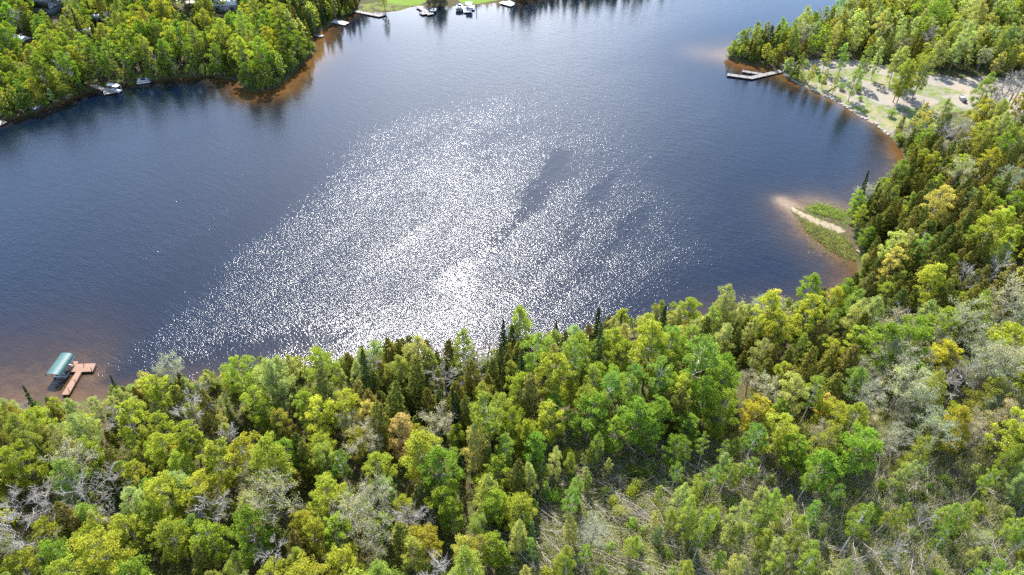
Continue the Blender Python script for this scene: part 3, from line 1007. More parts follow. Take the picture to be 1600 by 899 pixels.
for i in range(len(cx)):
    if zi[i] < 0:
        continue
    zname, zp, wts, dens, hf, looks = ZONES[zi[i]]
    if rnd.random() > dens:
        continue
    kind = rnd.choices(list(wts), list(wts.values()))[0]
    shore = (0.86 if pu[i] > 520 else 0.55) + (0.14 if pu[i] > 520 else 0.45) * min(1.0, max(0.0, cd[i] - 1.0) / 9.0) if cyy[i] < 190 else 0.75 + 0.25 * min(1.0, cd[i] / 6.0)
    if kind == H_:
        s = rnd.uniform(0.55, 1.35)
    else:
        s = hf * shore * rnd.choice((0.62, 0.78, 0.9, 1.0, 1.1, 1.28)) * rnd.uniform(0.95, 1.06)
    r = KIND[kind]['r'] * s * (0.95 if zname == 'blowdown' and kind != H_ else 1.0)
    if not free(cx[i], cyy[i], r):
        continue
    if covers(cx[i], cyy[i], ch[i], KIND[kind]['h'] * s, KIND[kind]['r'] * s):
        continue
    lk = looks.get(kind)
    plant(kind, cx[i], cyy[i], ch[i], s, rnd.choice(lk) if lk else None, (rnd.uniform(1.3, 1.8) if zname == 'blowdown' and kind in (A_, W_, N_, 'dead_pole') else rnd.uniform(0.9, 1.12)), 0.12 if kind == 'dead_pole' else 0.045)

# bushes and low trees leaning out along the wooded waterline
pts = [U(u, v) for u, v in SHORE]
for (x0, y0), (x1, y1) in zip(pts, pts[1:]):
    L = math.hypot(x1 - x0, y1 - y0)
    for j in range(int(L / 1.7)):
        f = (j + rnd.random()) / (L / 1.7)
        dd = rnd.uniform(0.3, 2.6)
        nx, ny = -(y1 - y0) / L, (x1 - x0) / L
        for sg in (1, -1):
            x, y = x0 + (x1 - x0) * f + nx * dd * sg, y0 + (y1 - y0) * f + ny * dd * sg
            if lookup(DG, x, y) > 0.15:
                break
        else:
            continue
        u, v, dep = P(x, y, 1.5)
        if not (-60 < u < 1660 and -60 < v < 930) or 555 < u < 900 and v < 30:
            continue
        if any(inpoly(np.array([x]), np.array([y]), q)[0] for q in NOTREE):
            continue
        s = rnd.uniform(0.8, 1.7)
        kk = rnd.choices((H_, A_, C_), (0.7, 0.2, 0.1))[0]
        s = s if kk == H_ else rnd.uniform(0.35, 0.6)
        if covers(x, y, 0.8, KIND[kk]['h'] * s, KIND[kk]['r'] * s):
            continue
        plant(kk, x, y, hq(x, y), s, rnd.choice((0, 2, 2) if kk == H_ else (0, 1)), 1.0, 0.12, False)

# fallen trunks in the blown-down clearing: they lie roughly along two directions
lo, n_f = 0, 0
while n_f < 290:
    u, v = rnd.uniform(800, 1620), rnd.uniform(640, 930)
    if not inside(u, v, BRUSH_PX):
        continue
    x, y, z = G(u, v)
    a = R(-38 + rnd.gauss(0, 16)) if u < 1150 else (R(48 + rnd.gauss(0, 20)) if rnd.random() < 0.6 else R(-50 + rnd.gauss(0, 25)))
    if rnd.random() < 0.3:
        a += math.pi
    TREES.append(dict(kind='fallen_trunk', var=rnd.randrange(6), look=0, x=x, y=y, z=z, s=rnd.uniform(0.6, 1.1), sz=1.0, rz=a, lx=0.0, ly=-abs(rnd.gauss(0.03, 0.06))))
    n_f += 1

# ------------------------------------------------------------------ which trees become things, which one far wood
CELLS = [
    (-50, -80, 110, 90, 'by the grey-roofed house'), (-50, 90, 135, 230, 'on the bank left of the wooden landing'), (110, -80, 260, 90, 'in the wood behind the wooden landing'),
    (135, 90, 262, 150, 'beside the wooden landing'), (260, -80, 400, 75, 'in the wood below the white far house'), (260, 75, 400, 160, 'on the bank right of the moored raft'),
    (400, 40, 520, 160, 'on the rounded headland tip'), (400, -80, 570, 40, 'beside the far white footbridge dock'), (560, -80, 1090, 60, 'on the far lawn shore'),
    (1090, -20, 1265, 115, 'on the point behind the forked dock'), (1265, 60, 1420, 135, 'along the wood edge above the gravel'), (1215, 95, 1480, 200, 'standing on the gravel clearing'),
    (1265, -80, 1420, 60, 'on the hill above the gravel'), (1420, -80, 1650, 60, 'high on the hill, upper right corner'), (1420, 60, 1650, 130, 'at the hill foot beyond the gravel track'),
    (1480, 130, 1650, 200, 'at the right end of the gravel'), (1375, 165, 1500, 260, 'by the cove below the gravel'), (1500, 165, 1650, 260, 'right of the cove, below the gravel'),
    (1290, 250, 1440, 350, 'just above the sand spit'), (1440, 250, 1650, 350, 'upslope of the sand spit by the edge'), (1290, 350, 1440, 470, 'just below the sand spit'), (1440, 350, 1650, 470, 'on the slope right of the sand spit'),
    (-50, 540, 150, 680, 'on the shore by the brown dock'), (150, 530, 300, 680, 'on the shore right of the brown dock'), (300, 510, 480, 640, 'on the shore left of the dark conifers'),
    (480, 480, 640, 600, 'in the dark belt left of bright glitter'), (640, 480, 800, 600, 'in the dark belt under bright glitter'), (800, 440, 1000, 560, 'on the shore right of the glitter'),
    (1000, 430, 1160, 550, 'on the shore midway to the spit'), (1160, 400, 1340, 560, 'on the shore below the brown cove'),
]
COLS = ['at far left', 'at left', 'left of centre', 'just left of centre', 'just right of centre', 'right of centre', 'at right', 'at far right']
ROWS = ['upper', 'middle', 'bottom']


def place_words(u, v):
    for a, b, c, d, w in CELLS:
        if a <= u < c and b <= v < d:
            return w
    row = 0 if v < 680 else (1 if v < 790 else 2)
    return 'in the %s near wood %s' % (ROWS[row], COLS[int(min(7, max(0, u // 200)))])


ORD = ['first', 'second', 'third', 'fourth', 'fifth', 'sixth', 'seventh', 'eighth', 'ninth', 'tenth', 'eleventh', 'twelfth']
seen, mass = {}, []
for t in TREES:
    hh = KIND[t['kind']]['h'] * t['s']
    u, v, dep = P(t['x'], t['y'], t['z'] + hh * 0.75)
    t['u'], t['v'], t['px'] = u, v, hh / dep
    if -12 < u < 1612 and -10 < v < 912:
        seen.setdefault(t['kind'], []).append(t)
    else:
        mass.append(t)
LIMIT = 298
for k, L in seen.items():
    L.sort(key=lambda t: -t['px'])
    mass += L[LIMIT:]
    seen[k] = L[:LIMIT]

PLURAL_GROUP = {}
for kind, L in seen.items():
    by = {}
    for t in L:
        t['place'] = place_words(t['u'], t['v'])
        by.setdefault((t['look'], t['place']), []).append(t)
    for (li, place), T in by.items():
        word = PAL[kind][li][0] + ' ' + WORDS[kind]
        T.sort(key=lambda t: t['u'])
        for i, t in enumerate(T):
            if len(T) == 1:
                t['label'] = 'lone ' + word + ' ' + place
            elif len(T) <= 12:
                if i == len(T) - 1:
                    t['label'] = word + ' ' + place + ', rightmost one'
                elif i == 0:
                    t['label'] = word + ' ' + place + ', leftmost one'
                else:
                    t['label'] = word + ' ' + place + ', ' + ORD[i] + ' from left'
                t['group'] = word + 's ' + place
            else:
                t['label'] = 'one of many ' + word + 's ' + place
                t['group'] = word + 's ' + place


def tree_matrix(t):
    k = t['s']
    return Matrix.Translation((t['x'], t['y'], t['z'] - 0.05)) @ Matrix.Rotation(t['lx'], 4, 'X') @ Matrix.Rotation(t['ly'], 4, 'Y') @ Matrix.Rotation(t['rz'], 4, 'Z') @ Matrix.Diagonal((k, k, k * t['sz'], 1))


def tint_of(t):
    c = PAL[t['kind']][t['look']][1]
    r = random.Random(int(t['x'] * 977 + t['y'] * 131))
    k = math.exp(r.gauss(0, 0.10))
    w = r.gauss(0, 0.10)
    return (max(0.005, c[0] * k * (1 + w)), max(0.005, c[1] * k), max(0.003, c[2] * k * (1 - w)), 1.0)


proto = {}
for kind, L in seen.items():
    for t in L:
        tv, cv, _g = KIND[kind]['meshes'][t['var']]
        e = bpy.data.objects.new(kind, None)
        COL.objects.link(e)
        e.empty_display_size = 0.5
        m = tree_matrix(t)
        if kind == 'fallen_trunk':
            m = Matrix.Translation((t['x'], t['y'], t['z'])) @ Matrix.Rotation(t['rz'], 4, 'Z') @ Matrix.Rotation(t['ly'], 4, 'Y') @ Matrix.Scale(t['s'], 4)
        e.matrix_world = m
        tag(e, t['label'], CAT.get(kind, 'tree'), t.get('group'))
        key = (kind, t['var'])
        if key not in proto:
            a = bpy.data.objects.new('stem' if kind == 'shrub' else 'trunk', tv)
            b = bpy.data.objects.new('foliage' if kind == 'shrub' else 'crown', cv)
            proto[key] = (a, b)
        else:
            a, b = (o.copy() for o in proto[key])
        for o in (a, b):
            o.parent = e
            COL.objects.link(o)
        b.color = tint_of(t)

# the rest of each kind, beyond what one could count: coarser crowns in one mesh per kind
WOODNAME = {B_: 'broadleaf_wood', A_: 'aspen_wood', W_: 'birch_wood', C_: 'cedar_wood', S_: 'spruce_wood', N_: 'leafless_wood', V_: 'silver_wood', H_: 'scrub'}
bykind = {}
for t in mass:
    if t['kind'] in WOODNAME:
        bykind.setdefault(t['kind'], []).append(t)
low = {}
for kind, L in bykind.items():
    Vs, Qs, Ms, Ts, n0 = [], [], [], [], 0
    for t in L:
        key = (kind, t['var'])
        if key not in low:
            _t, _c, got = KIND[kind]['meshes'][t['var']]
            parts = [(got[0][0], got[0][1], 0)]
            if kind in (N_, V_):
                wv, wq = got[1]
                q = wq[::2]
                parts.append((wv, q, 1))
                if len(got) == 3 and got[2] is not None:
                    lv = got[2][0].reshape(-1, 4, 3)[::3]
                    cc = lv.mean(1, keepdims=True)
                    lv = (cc + (lv - cc) * 1.6).reshape(-1, 3)
                    parts.append((lv, np.arange(len(lv)).reshape(-1, 4), 2))
            else:
                lv = got[1][0].reshape(-1, 4, 3)
                step = max(1, len(lv) // 800)
                lv = lv[::step]
                cc = lv.mean(1, keepdims=True)
                lv = (cc + (lv - cc) * math.sqrt(step) * 0.92).reshape(-1, 3)
                parts.append((lv, np.arange(len(lv)).reshape(-1, 4), 2))
            v = np.concatenate([p[0] for p in parts])
            q, mi, off = [], [], 0
            for p in parts:
                q.append(p[1] + off)
                mi.append(np.full(len(p[1]), p[2]))
                off += len(p[0])
            low[key] = (v, np.concatenate(q), np.concatenate(mi))
        v, q, mi = low[key]
        m = np.array(tree_matrix(t))
        Vs.append(v @ m[:3, :3].T + m[:3, 3])
        Qs.append(q + n0)
        Ms.append(mi)
        Ts.append(np.tile(np.array(tint_of(t)), (len(v), 1)))
        n0 += len(v)
    me = quads_mesh(WOODNAME[kind], np.concatenate(Vs), np.concatenate(Qs), [KIND[kind]['bark'], M['twig'], M['leaf_mass']], np.concatenate(Ms), False, np.concatenate(Ts))
    tag(link(WOODNAME[kind], me), 'far mass of ' + WORDS[kind] + 's merging into one wood', 'wood', None, 'stuff')
print('TREES', {k: len(v) for k, v in seen.items()}, 'mass', {k: len(v) for k, v in bykind.items()})

# ------------------------------------------------------------------ ground cover nobody could count
ug, tints = MB(), []
gcols = np.array([(0.27, 0.33, 0.06), (0.20, 0.26, 0.035), (0.31, 0.34, 0.11), (0.28, 0.25, 0.13), (0.22, 0.24, 0.045)])
k = 38000
gu = np.concatenate([RNG.uniform(-30, 1630, k // 3), RNG.uniform(780, 1630, k - k // 3)])
gv = np.concatenate([RNG.uniform(560, 960, k // 3), RNG.uniform(640, 980, k - k // 3)])
gx, gy = U(gu, gv, 4.0)
gd = sdist(gx, gy)
okk = (gd > 1.5)
gx, gy, gd = gx[okk], gy[okk], gd[okk]
gz = height(gx, gy, gd)
for i in range(len(gx)):
    n = rnd.randint(14, 30)
    w = rnd.uniform(0.3, 0.9)
    hgt = rnd.choice((0.4, 0.7, 1.2, 2.0))
    p = np.array([gx[i], gy[i], gz[i]]) + RNG.normal(0, 1, (n, 3)) * np.array([w, w, 0]) + np.array([0, 0, 1]) * RNG.uniform(0.0, hgt, (n, 1))
    ug.leaves(p, rdirs(RNG, n) + np.array([0, 0, 0.4]), RNG.uniform(0.10, 0.25, n), RNG)
    c = gcols[rnd.randrange(5)] * math.exp(rnd.gauss(0, 0.2))
    tints.append(np.tile(np.r_[c, 1.0], (n * 4, 1)))
v, q = ug.arrays()
tag(link('undergrowth', quads_mesh('undergrowth', v, q, M['leaf_mass'], None, False, np.concatenate(tints))), 'low green undergrowth covering the forest floor', 'undergrowth', None, 'stuff')

bw = MB()
n_b = 0
while n_b < 7500:
    u, v = rnd.uniform(770, 1640), rnd.uniform(640, 960)
    if not inside(u, v, BRUSH_PX):
        continue
    x, y = U(u, v, 4.0)
    z = hq(x, y)
    a = R(-38 if u < 1150 else 48) + rnd.gauss(0, 0.55)
    L = rnd.choice((1.2, 2.2, 3.2, 5.0)) * rnd.uniform(0.7, 1.3)
    el = rnd.gauss(0.05, 0.22) if rnd.random() < 0.75 else rnd.uniform(0.5, 1.4)
    d = np.array([math.cos(a) * math.cos(el), math.sin(a) * math.cos(el), math.sin(abs(el))])
    s0 = np.array([x, y, z + rnd.uniform(0.05, 0.9)])
    r0 = rnd.uniform(0.012, 0.035)
    bw.tube([s0, s0 + d * L * 0.5 + RNG.normal(0, .08, 3), s0 + d * L], [r0, r0 * .8, r0 * .4], 3)
    n_b += 1
tag(link('brushwood', bw.mesh('brushwood', M['dead_wood'])), 'tangle of pale broken sticks littering the clearing', 'brushwood', None, 'stuff')

rd, tints = MB(), []
for px, cols, dn in (([(1262, 322), (1282, 320), (1305, 327), (1322, 336), (1314, 347), (1285, 340), (1268, 332)], (0.17, 0.225, 0.065), 900),
                     ([(1249, 340), (1272, 353), (1302, 367), (1330, 383), (1336, 406), (1318, 401), (1290, 384), (1262, 361)], (0.20, 0.21, 0.09), 1200)):
    poly = np.array(px, float)
    c = 0
    while c < dn:
        u, v = rnd.uniform(1240, 1340), rnd.uniform(318, 410)
        if not inside(u, v, px):
            continue
        x, y = U(u, v, 0.5)
        if rnd.random() < 0.35:
            x, y = x + rnd.gauss(0, 2.2), y + rnd.gauss(0, 2.2)
        n = 7
        p = np.array([x, y, max(0.0, hq(x, y))]) + RNG.normal(0, 0.25, (n, 3)) * np.array([1, 1, 0]) + np.array([0, 0, 1]) * RNG.uniform(0.1, 0.7, (n, 1))
        rd.leaves(p, rdirs(RNG, n) * np.array([1, 1, .3]) + np.array([0, 0, .25]), RNG.uniform(0.2, 0.5, n), RNG, 0.3)
        tints.append(np.tile(np.r_[np.array(cols) * math.exp(rnd.gauss(0, .2)), 1.0], (n * 4, 1)))
        c += 1
v, q = rd.arrays()
tag(link('spit_grass', quads_mesh('spit_grass', v, q, M['leaf_mass'], None, False, np.concatenate(tints))), 'short green grass growing on both sides of the sand spit', 'grass', None, 'stuff')

# ------------------------------------------------------------------ docks, boats, houses
def frame_at(name, label, cat, p0, p1, group=None):
    """an Empty at p0 whose local x runs towards p1; returns it with a world -> local function"""
    rz = math.atan2(p1[1] - p0[1], p1[0] - p0[0])
    e = thing(name, label, cat, (p0[0], p0[1], 0.0), rz, group)
    c, s = math.cos(-rz), math.sin(-rz)

    def loc(p):
        x, y = p[0] - p0[0], p[1] - p0[1]
        return (x * c - y * s, x * s + y * c)
    return e, loc


def slab(name, pts, z0, z1, mat, parent):
    bm = bmesh.new()
    f = bm.faces.new([bm.verts.new((x, y, z1)) for x, y in pts])
    f.normal_update()
    if f.normal.z < 0:
        f.normal_flip()
    g = bmesh.ops.extrude_face_region(bm, geom=[f])
    bmesh.ops.translate(bm, verts=[v for v in g['geom'] if isinstance(v, bmesh.types.BMVert)], vec=(0, 0, z0 - z1))
    bmesh.ops.recalc_face_normals(bm, faces=bm.faces)
    me = bpy.data.meshes.new(name)
    bm.to_mesh(me)
    bm.free()
    me.materials.append(mat)
    return link(name, me, parent)


def post(parent, x, y, z0, z1, r, mat, name='post'):
    mb = MB()
    mb.tube([(x, y, z0), (x, y, z1)], [r, r], 6, True)
    return link(name, mb.mesh(name, mat), parent)


def strip(p0, p1, w):
    d = np.array(p1) - np.array(p0)
    d /= np.linalg.norm(d)
    n = np.array([-d[1], d[0]]) * w / 2
    return [tuple(np.array(p0) + n), tuple(np.array(p0) - n), tuple(np.array(p1) - n), tuple(np.array(p1) + n)]


# the brown T-shaped dock at the near left
zd = 0.55
T = [U(u, v, zd) for u, v in [(96.0, 617), (107.5, 617), (127.5, 581.2), (144.8, 580.4), (149.6, 567.8), (120.6, 568.6), (122.8, 564.6), (114.4, 564.8), (107.3, 580.9), (118.6, 581.2)]]
dk, L = frame_at('dock', 'brown T-shaped wooden dock beside the green boat canopy', 'dock', U(101.7, 617, 0), U(123, 581, 0))
slab('deck', [L(p) for p in T], zd - 0.16, zd, M['brown_deck'], dk)
fr = MB()
for a, b in ((0, 9), (1, 2), (2, 3), (3, 4), (8, 9), (7, 8)):
    p, q = np.array(L(T[a])), np.array(L(T[b]))
    m = (p + q) / 2
    fr.box((m[0], m[1], zd - 0.30), (np.linalg.norm(q - p) * 0.96, 0.07, 0.22), math.atan2(q[1] - p[1], q[0] - p[0]))
link('edge_beam', fr.mesh('edge_beam', M['post']), dk)
for u, v in [(131.5, 571), (143.5, 578.5), (118.2, 597.5), (108.5, 611.5), (114.2, 566.5), (109.0, 580.0), (102, 606)]:
    p = L(U(u, v, zd))
    post(dk, p[0], p[1], -1.6, 1.35, 0.075, M['post'])

# the green vaulted canopy of the boat lift
z_e = 2.0
pf, pb = U(82.5, 588.5, z_e), U(106, 555.5, z_e)
wl = math.dist(U(70.2, 589.5, z_e), U(94.5, 588.5, z_e)) * 0.5
lf, L = frame_at('boat_lift', 'boat lift under a green vaulted vinyl canopy, left of the brown dock', 'boat lift', pf, pb)
Lc = math.dist(pf, pb)
cb = MB()
na, nl = 18, 22
for side, rr in ((0, 0.0), (1, -0.05)):
    V = []
    for j in range(nl + 1):
        x = Lc * j / nl
        sag = 0.035 * abs(math.sin(math.pi * j / 2.45))
        for i in range(na + 1):
            t = math.pi * (0.04 + 0.92 * i / na)
            V.append((x, math.cos(t) * (wl + rr), z_e + (math.sin(t) ** 0.75) * (1.05 + rr) - sag - 0.15))
    Q = [(j * (na + 1) + i, j * (na + 1) + i + 1, (j + 1) * (na + 1) + i + 1, (j + 1) * (na + 1) + i) for j in range(nl) for i in range(na)]
    cb.add(V, Q if side == 0 else [tuple(reversed(q)) for q in Q])
link('canopy', cb.mesh('canopy', M['canopy'], True), lf)
for sy in (-1, 1):
    for x in (Lc * 0.22, Lc * 0.80):
        post(lf, x, sy * wl * 0.86, -1.5, z_e + 0.1, 0.06, M['metal'])
    mb = MB()
    mb.box((Lc * 0.5, sy * wl * 0.86, 0.25), (Lc * 0.62, 0.10, 0.16))
    link('side_beam', mb.mesh('side_beam', M['metal']), lf)
    mb = MB()
    mb.tube([(0.1, sy * wl * 0.97, z_e - 0.05), (Lc - 0.1, sy * wl * 0.97, z_e - 0.05)], [0.04, 0.04], 6, True)
    link('canopy_rail', mb.mesh('canopy_rail', M['metal']), lf)
for x in (Lc * 0.22, Lc * 0.80):
    mb = MB()
    mb.box((x, 0, 0.36), (0.12, wl * 1.7, 0.10))
    link('cross_beam', mb.mesh('cross_beam', M['metal']), lf)


def simple_dock(label, runs, z, mat, posts=2, cat='dock', name='dock', pr=0.07, ph=0.9):
    """runs: strips given by two photo pixels and a width"""
    (a, b, _w) = runs[0]
    e, L = frame_at(name, label, cat, U(*a, z), U(*b, z))
    for i, (p, q, w) in enumerate(runs):
        P0, P1 = np.array(L(U(*p, z))), np.array(L(U(*q, z)))
        zz = z - 0.004 * i
        slab('deck', strip(P0, P1, w), zz - 0.22, zz, mat, e)
        d = (P1 - P0) / (np.linalg.norm(P1 - P0) + 1e-9)
        n = np.array([-d[1], d[0]])
        for j in range(posts):
            f = (j + 0.6) / posts
            for sgn in (-1, 1):
                c = P0 + (P1 - P0) * f + n * sgn * (w / 2 + pr)
                post(e, c[0], c[1], -1.5, z + ph, pr, M['post'])
    return e, L


simple_dock('pale forked dock reaching out from the wooded point', [((1222, 110.6), (1172.5, 121.8), 2.2), ((1175, 121.6), (1136.5, 116.4), 2.2), ((1191, 115.8), (1160, 111.0), 1.7)], 0.55, M['pale_deck'], 3)
simple_dock('long white footbridge dock off the dark far spruces', [((509, 30.2), (542, 37.2), 3.4)], 0.6, M['white'], 2)
simple_dock('short grey dock just above the rounded headland', [((487, 54.4), (505, 56.4), 2.2)], 0.5, M['pale_deck'], 1)
simple_dock('thin L-shaped dock off the far reedy shore', [((553, 17), (595, 25.2), 2.2), ((593, 24.8), (602.5, 21.4), 2.0)], 0.55, M['pale_deck'], 2)
simple_dock('pale dock with a wide end where the black boat is tied', [((653, 10.2), (671, 20.8), 2.4), ((661, 18.0), (667, 21.5), 4.5), ((667, 22.4), (677, 20.6), 2.2)], 0.6, M['pale_deck'], 2)
simple_dock('square white dock between the white boat and the far lawn', [((724, 14.8), (736.5, 14.4), 7.5), ((738, 8.5), (737.5, 15), 2.0)], 0.6, M['white'], 2)
simple_dock('white dock at the dark bush on the far lawn', [((783, 3.2), (801, 8.4), 3.2), ((794, 1.5), (803, 5.4), 1.6)], 0.6, M['white'], 2)
simple_dock('small tan landing at the left frame edge', [((-14, 189.5), (5, 193.5), 3.0)], 0.5, M['tan_deck'], 1)
e, L = simple_dock('wooden landing with a wide pale deck on the left bank', [((143, 131.4), (163, 140.4), 2.0), ((161.5, 144), (180, 140.5), 4.6)], 0.55, M['tan_deck'], 2)


def boat(name, label, cat, pa, pb, width, hull, inner, hgt=0.9, parts=()):
    """an open motor boat from stern pa to bow pb"""
    e, L = frame_at(name, label, cat, pa, pb)
    n = math.dist(pa, pb)
    mb = MB()
    st = [(0.0, 0.92), (0.2, 1.0), (0.5, 1.0), (0.75, 0.82), (0.9, 0.48), (1.0, 0.06)]
    V = []
    for t, w in st:
        hw = width / 2 * w
        rise = 0.18 * t * t
        V += [(n * t, -hw, hgt + rise), (n * t, -hw * 0.75, 0.1), (n * t * 0.97, 0, -0.15), (n * t, hw * 0.75, 0.1), (n * t, hw, hgt + rise)]
    k = len(st)
    Q = [(i * 5 + j, (i + 1) * 5 + j, (i + 1) * 5 + j + 1, i * 5 + j + 1) for i in range(k - 1) for j in range(4)]
    Q += [(0, 1, 3, 4), (1, 2, 3, 3)]
    Q = [q for q in Q if len(set(q)) == 4]
    mb.add(V, Q)
    link('hull', mb.mesh('hull', hull), e)
    mb = MB()
    V = []
    for t, w in st:
        hw = width / 2 * w * 0.88
        V += [(0.08 + n * t * 0.97, -hw, hgt * 0.62 + 0.2 * t * t), (0.08 + n * t * 0.97, hw, hgt * 0.62 + 0.2 * t * t)]
    mb.add(V, [(i * 2, i * 2 + 2, i * 2 + 3, i * 2 + 1) for i in range(k - 1)])
    link('deck', mb.mesh('deck', inner), e)
    for i, (f, ln, wd, hh, m, nm) in enumerate(parts):
        mb = MB()
        mb.box((n * f, 0, hgt * 0.62 + hh / 2), (ln, wd, hh))
        link(nm, mb.mesh(nm, m), e)
    mb = MB()
    mb.box((-0.25, 0, hgt * 0.7), (0.5, 0.45, 0.9))
    link('outboard_motor', mb.mesh('outboard_motor', M['dark_blue']), e)
    return e


boat('motor_boat', 'black motor boat tied to the pale wide-ended dock', 'boat', U(674, 20.5, 0.3), U(679.5, 14.0, 0.3), 3.0, M['dark_blue'], M['grey_cloth'], 0.9, [(0.45, 1.2, 1.6, 0.9, M['dark_blue'], 'console'), (0.2, 0.8, 2.0, 0.6, M['grey_cloth'], 'seat')])
boat('motor_boat', 'white motor boat lifted beside the square white dock', 'boat', U(717.5, 15.8, 0.8), U(718.5, 6.2, 0.8), 3.6, M['white'], M['white'], 1.5, [(0.42, 1.4, 1.9, 1.0, M['glass'], 'windscreen'), (0.2, 1.0, 2.4, 0.7, M['white'], 'seat')])
boat('row_boat', 'small bluish row boat pulled under the dark left bank', 'boat', U(52, 171.5, 0.3), U(66, 165, 0.3), 1.6, M['blue_cloth'], M['grey_cloth'], 0.55, [(0.4, 0.4, 1.2, 0.25, M['white'], 'seat')])
boat('beached_boat', 'small white hull lying on the gravel behind thin trees', 'boat', G(1507, 161)[:2], G(1498, 153)[:2], 1.7, M['white'], M['white'], 0.9, [(0.4, 1.0, 1.4, 0.5, M['white'], 'console')])
bpy.data.objects['beached_boat'].location.z = G(1505, 158)[2] + 0.25


def pontoon(label, pa, pb, width, roof=None):
    e, L = frame_at('pontoon_boat', label, 'boat', pa, pb)
    n = math.dist(pa, pb)
    for sy in (-1, 1):
        mb = MB()
        mb.tube([(0, sy * width * .36, 0.1), (n * 0.85, sy * width * .36, 0.1), (n, sy * width * .36, 0.3)], [0.32, 0.32, 0.08], 8)
        link('float', mb.mesh('float', M['metal'], True), e)
    mb = MB()
    mb.box((n * .47, 0, 0.50), (n * .92, width, 0.10))
    link('deck', mb.mesh('deck', M['pale_deck']), e)
    mb = MB()
    for sy in (-1, 1):
        mb.box((n * .47, sy * (width / 2 - 0.04), 0.85), (n * .84, 0.05, 0.5))
    mb.box((n * .06, 0, 0.85), (0.05, width * .6, 0.5))
    mb.box((n * .88, 0, 0.85), (0.05, width * .6, 0.5))
    link('rail', mb.mesh('rail', M['white']), e)
    for f, sy in ((0.2, .28), (0.2, -.28), (0.72, .28), (0.72, -.28)):
        mb = MB()
        mb.box((n * f, sy * width, 0.78), (n * .2, width * .26, 0.45))
        link('seat', mb.mesh('seat', M['grey_cloth']), e)
    mb = MB()
    mb.box((n * .48, width * .2, 0.95), (0.6, 0.6, 0.8))
    link('console', mb.mesh('console', M['dark_blue']), e)
    return e


pontoon('pale pontoon raft moored against the shaded left bank', U(214, 128.2, 0.3), U(236, 125.4, 0.3), 2.8)

# the lift with a flat frame roof next to the wooden landing, the covered lift of the far lawn
def roof_lift(label, corners, zt, mat):
    pts = [U(u, v, zt) for u, v in corners]
    e, L = frame_at('boat_lift', label, 'boat lift', pts[0], pts[1])
    q = [L(p) for p in pts]
    c = np.mean(q, axis=0)
    slab('roof', [tuple(c + (np.array(p) - c) * 0.96) for p in q], zt - 0.12, zt - 0.02, mat, e)
    mb = MB()
    for i in range(4):
        a, b = np.array(q[i]), np.array(q[(i + 1) % 4])
        m = (a + b) / 2
        mb.box((m[0], m[1], zt), (np.linalg.norm(b - a), 0.16, 0.16), math.atan2(b[1] - a[1], b[0] - a[0]))
    link('roof_frame', mb.mesh('roof_frame', M['metal']), e)
    for p in q:
        post(e, p[0], p[1], -1.4, zt - 0.08, 0.07, M['metal'])
    mb = MB()
    mb.box((c[0], c[1], 0.5), (4.5, 1.6, 0.5))
    mb.box((c[0] - 0.8, c[1], 0.95), (1.2, 1.3, 0.4))
    link('cradle', mb.mesh('cradle', M['grey_cloth']), e)
    return e


roof_lift('boat lift with a grey flat roof in a white frame, by the wooden landing', [(166, 133.0), (182, 136.6), (187.5, 133.2), (172, 129.6)], 2.6, M['grey_cloth'])
roof_lift('blue-roofed boat lift behind the square white dock', [(727.5, 8.2), (737, 8.6), (737.5, 3.0), (728, 2.8)], 2.8, M['blue_cloth'])
e = thing('mooring_post', 'thin dark post standing in the water right of the white dock', 'post', (*U(744.5, 18, 0), 0))
post(e, 0, 0, -1.5, 3.2, 0.14, M['post'], 'pile')
post(e, 0, 0, 3.2, 3.4, 0.18, M['white'], 'post_cap')


def house(label, u, v, wx, wy, hw, hr, rz, roof, wall, name='house', hip=True, zb=None):
    x, y, z = G(u, v)
    if zb is not None:
        z = zb
    e = thing(name, label, 'house', (x, y, z - 0.2), rz)
    mb = MB()
    mb.box((0, 0, hw / 2), (wx, wy, hw))
    link('wall', mb.mesh('wall', wall), e)
    ox, oy = wx / 2 + 0.5, wy / 2 + 0.5
    rx = ox - (oy * 0.9 if hip else 0.0)
    mb = MB()
    zr = hw + 0.003
    mb.add([(-ox, -oy, zr), (ox, -oy, zr), (ox, oy, zr), (-ox, oy, zr), (-rx, 0, hw + hr), (rx, 0, hw + hr)],
           [(0, 1, 5, 4), (2, 3, 4, 5), (3, 2, 1, 0)])
    mb.add([(-ox, -oy, zr), (-ox, oy, zr), (-rx, 0, hw + hr), (-rx, 0, hw + hr - 0.001), (ox, -oy, zr), (ox, oy, zr), (rx, 0, hw + hr), (rx, 0, hw + hr - 0.001)], [(1, 0, 3, 2), (4, 5, 6, 7)])
    rf = link('roof', mb.mesh('roof', roof), e)
    mb = MB()
    mb.box((wx * 0.2, 0.3, hw + hr * 0.9), (0.7, 0.7, 1.4))
    link('chimney', mb.mesh('chimney', M['wall_brown']), rf)
    for sx in (-0.3, 0.3):
        mb = MB()
        mb.box((wx * sx, -wy / 2 - 0.02, hw * .55), (1.5, 0.06, 1.2))
        w = link('window', mb.mesh('window', M['glass']), e)
        mb = MB()
        mb.box((wx * sx, -wy / 2 - 0.03, hw * .55 + .66), (1.7, 0.10, 0.12))
        mb.box((wx * sx, -wy / 2 - 0.03, hw * .55 - .66), (1.7, 0.10, 0.12))
        link('frame', mb.mesh('frame', M['white']), w)
    mb = MB()
    mb.box((0, -wy / 2 - 0.02, 1.05), (1.0, 0.08, 2.1))
    link('door', mb.mesh('door', M['white']), e)
    return e


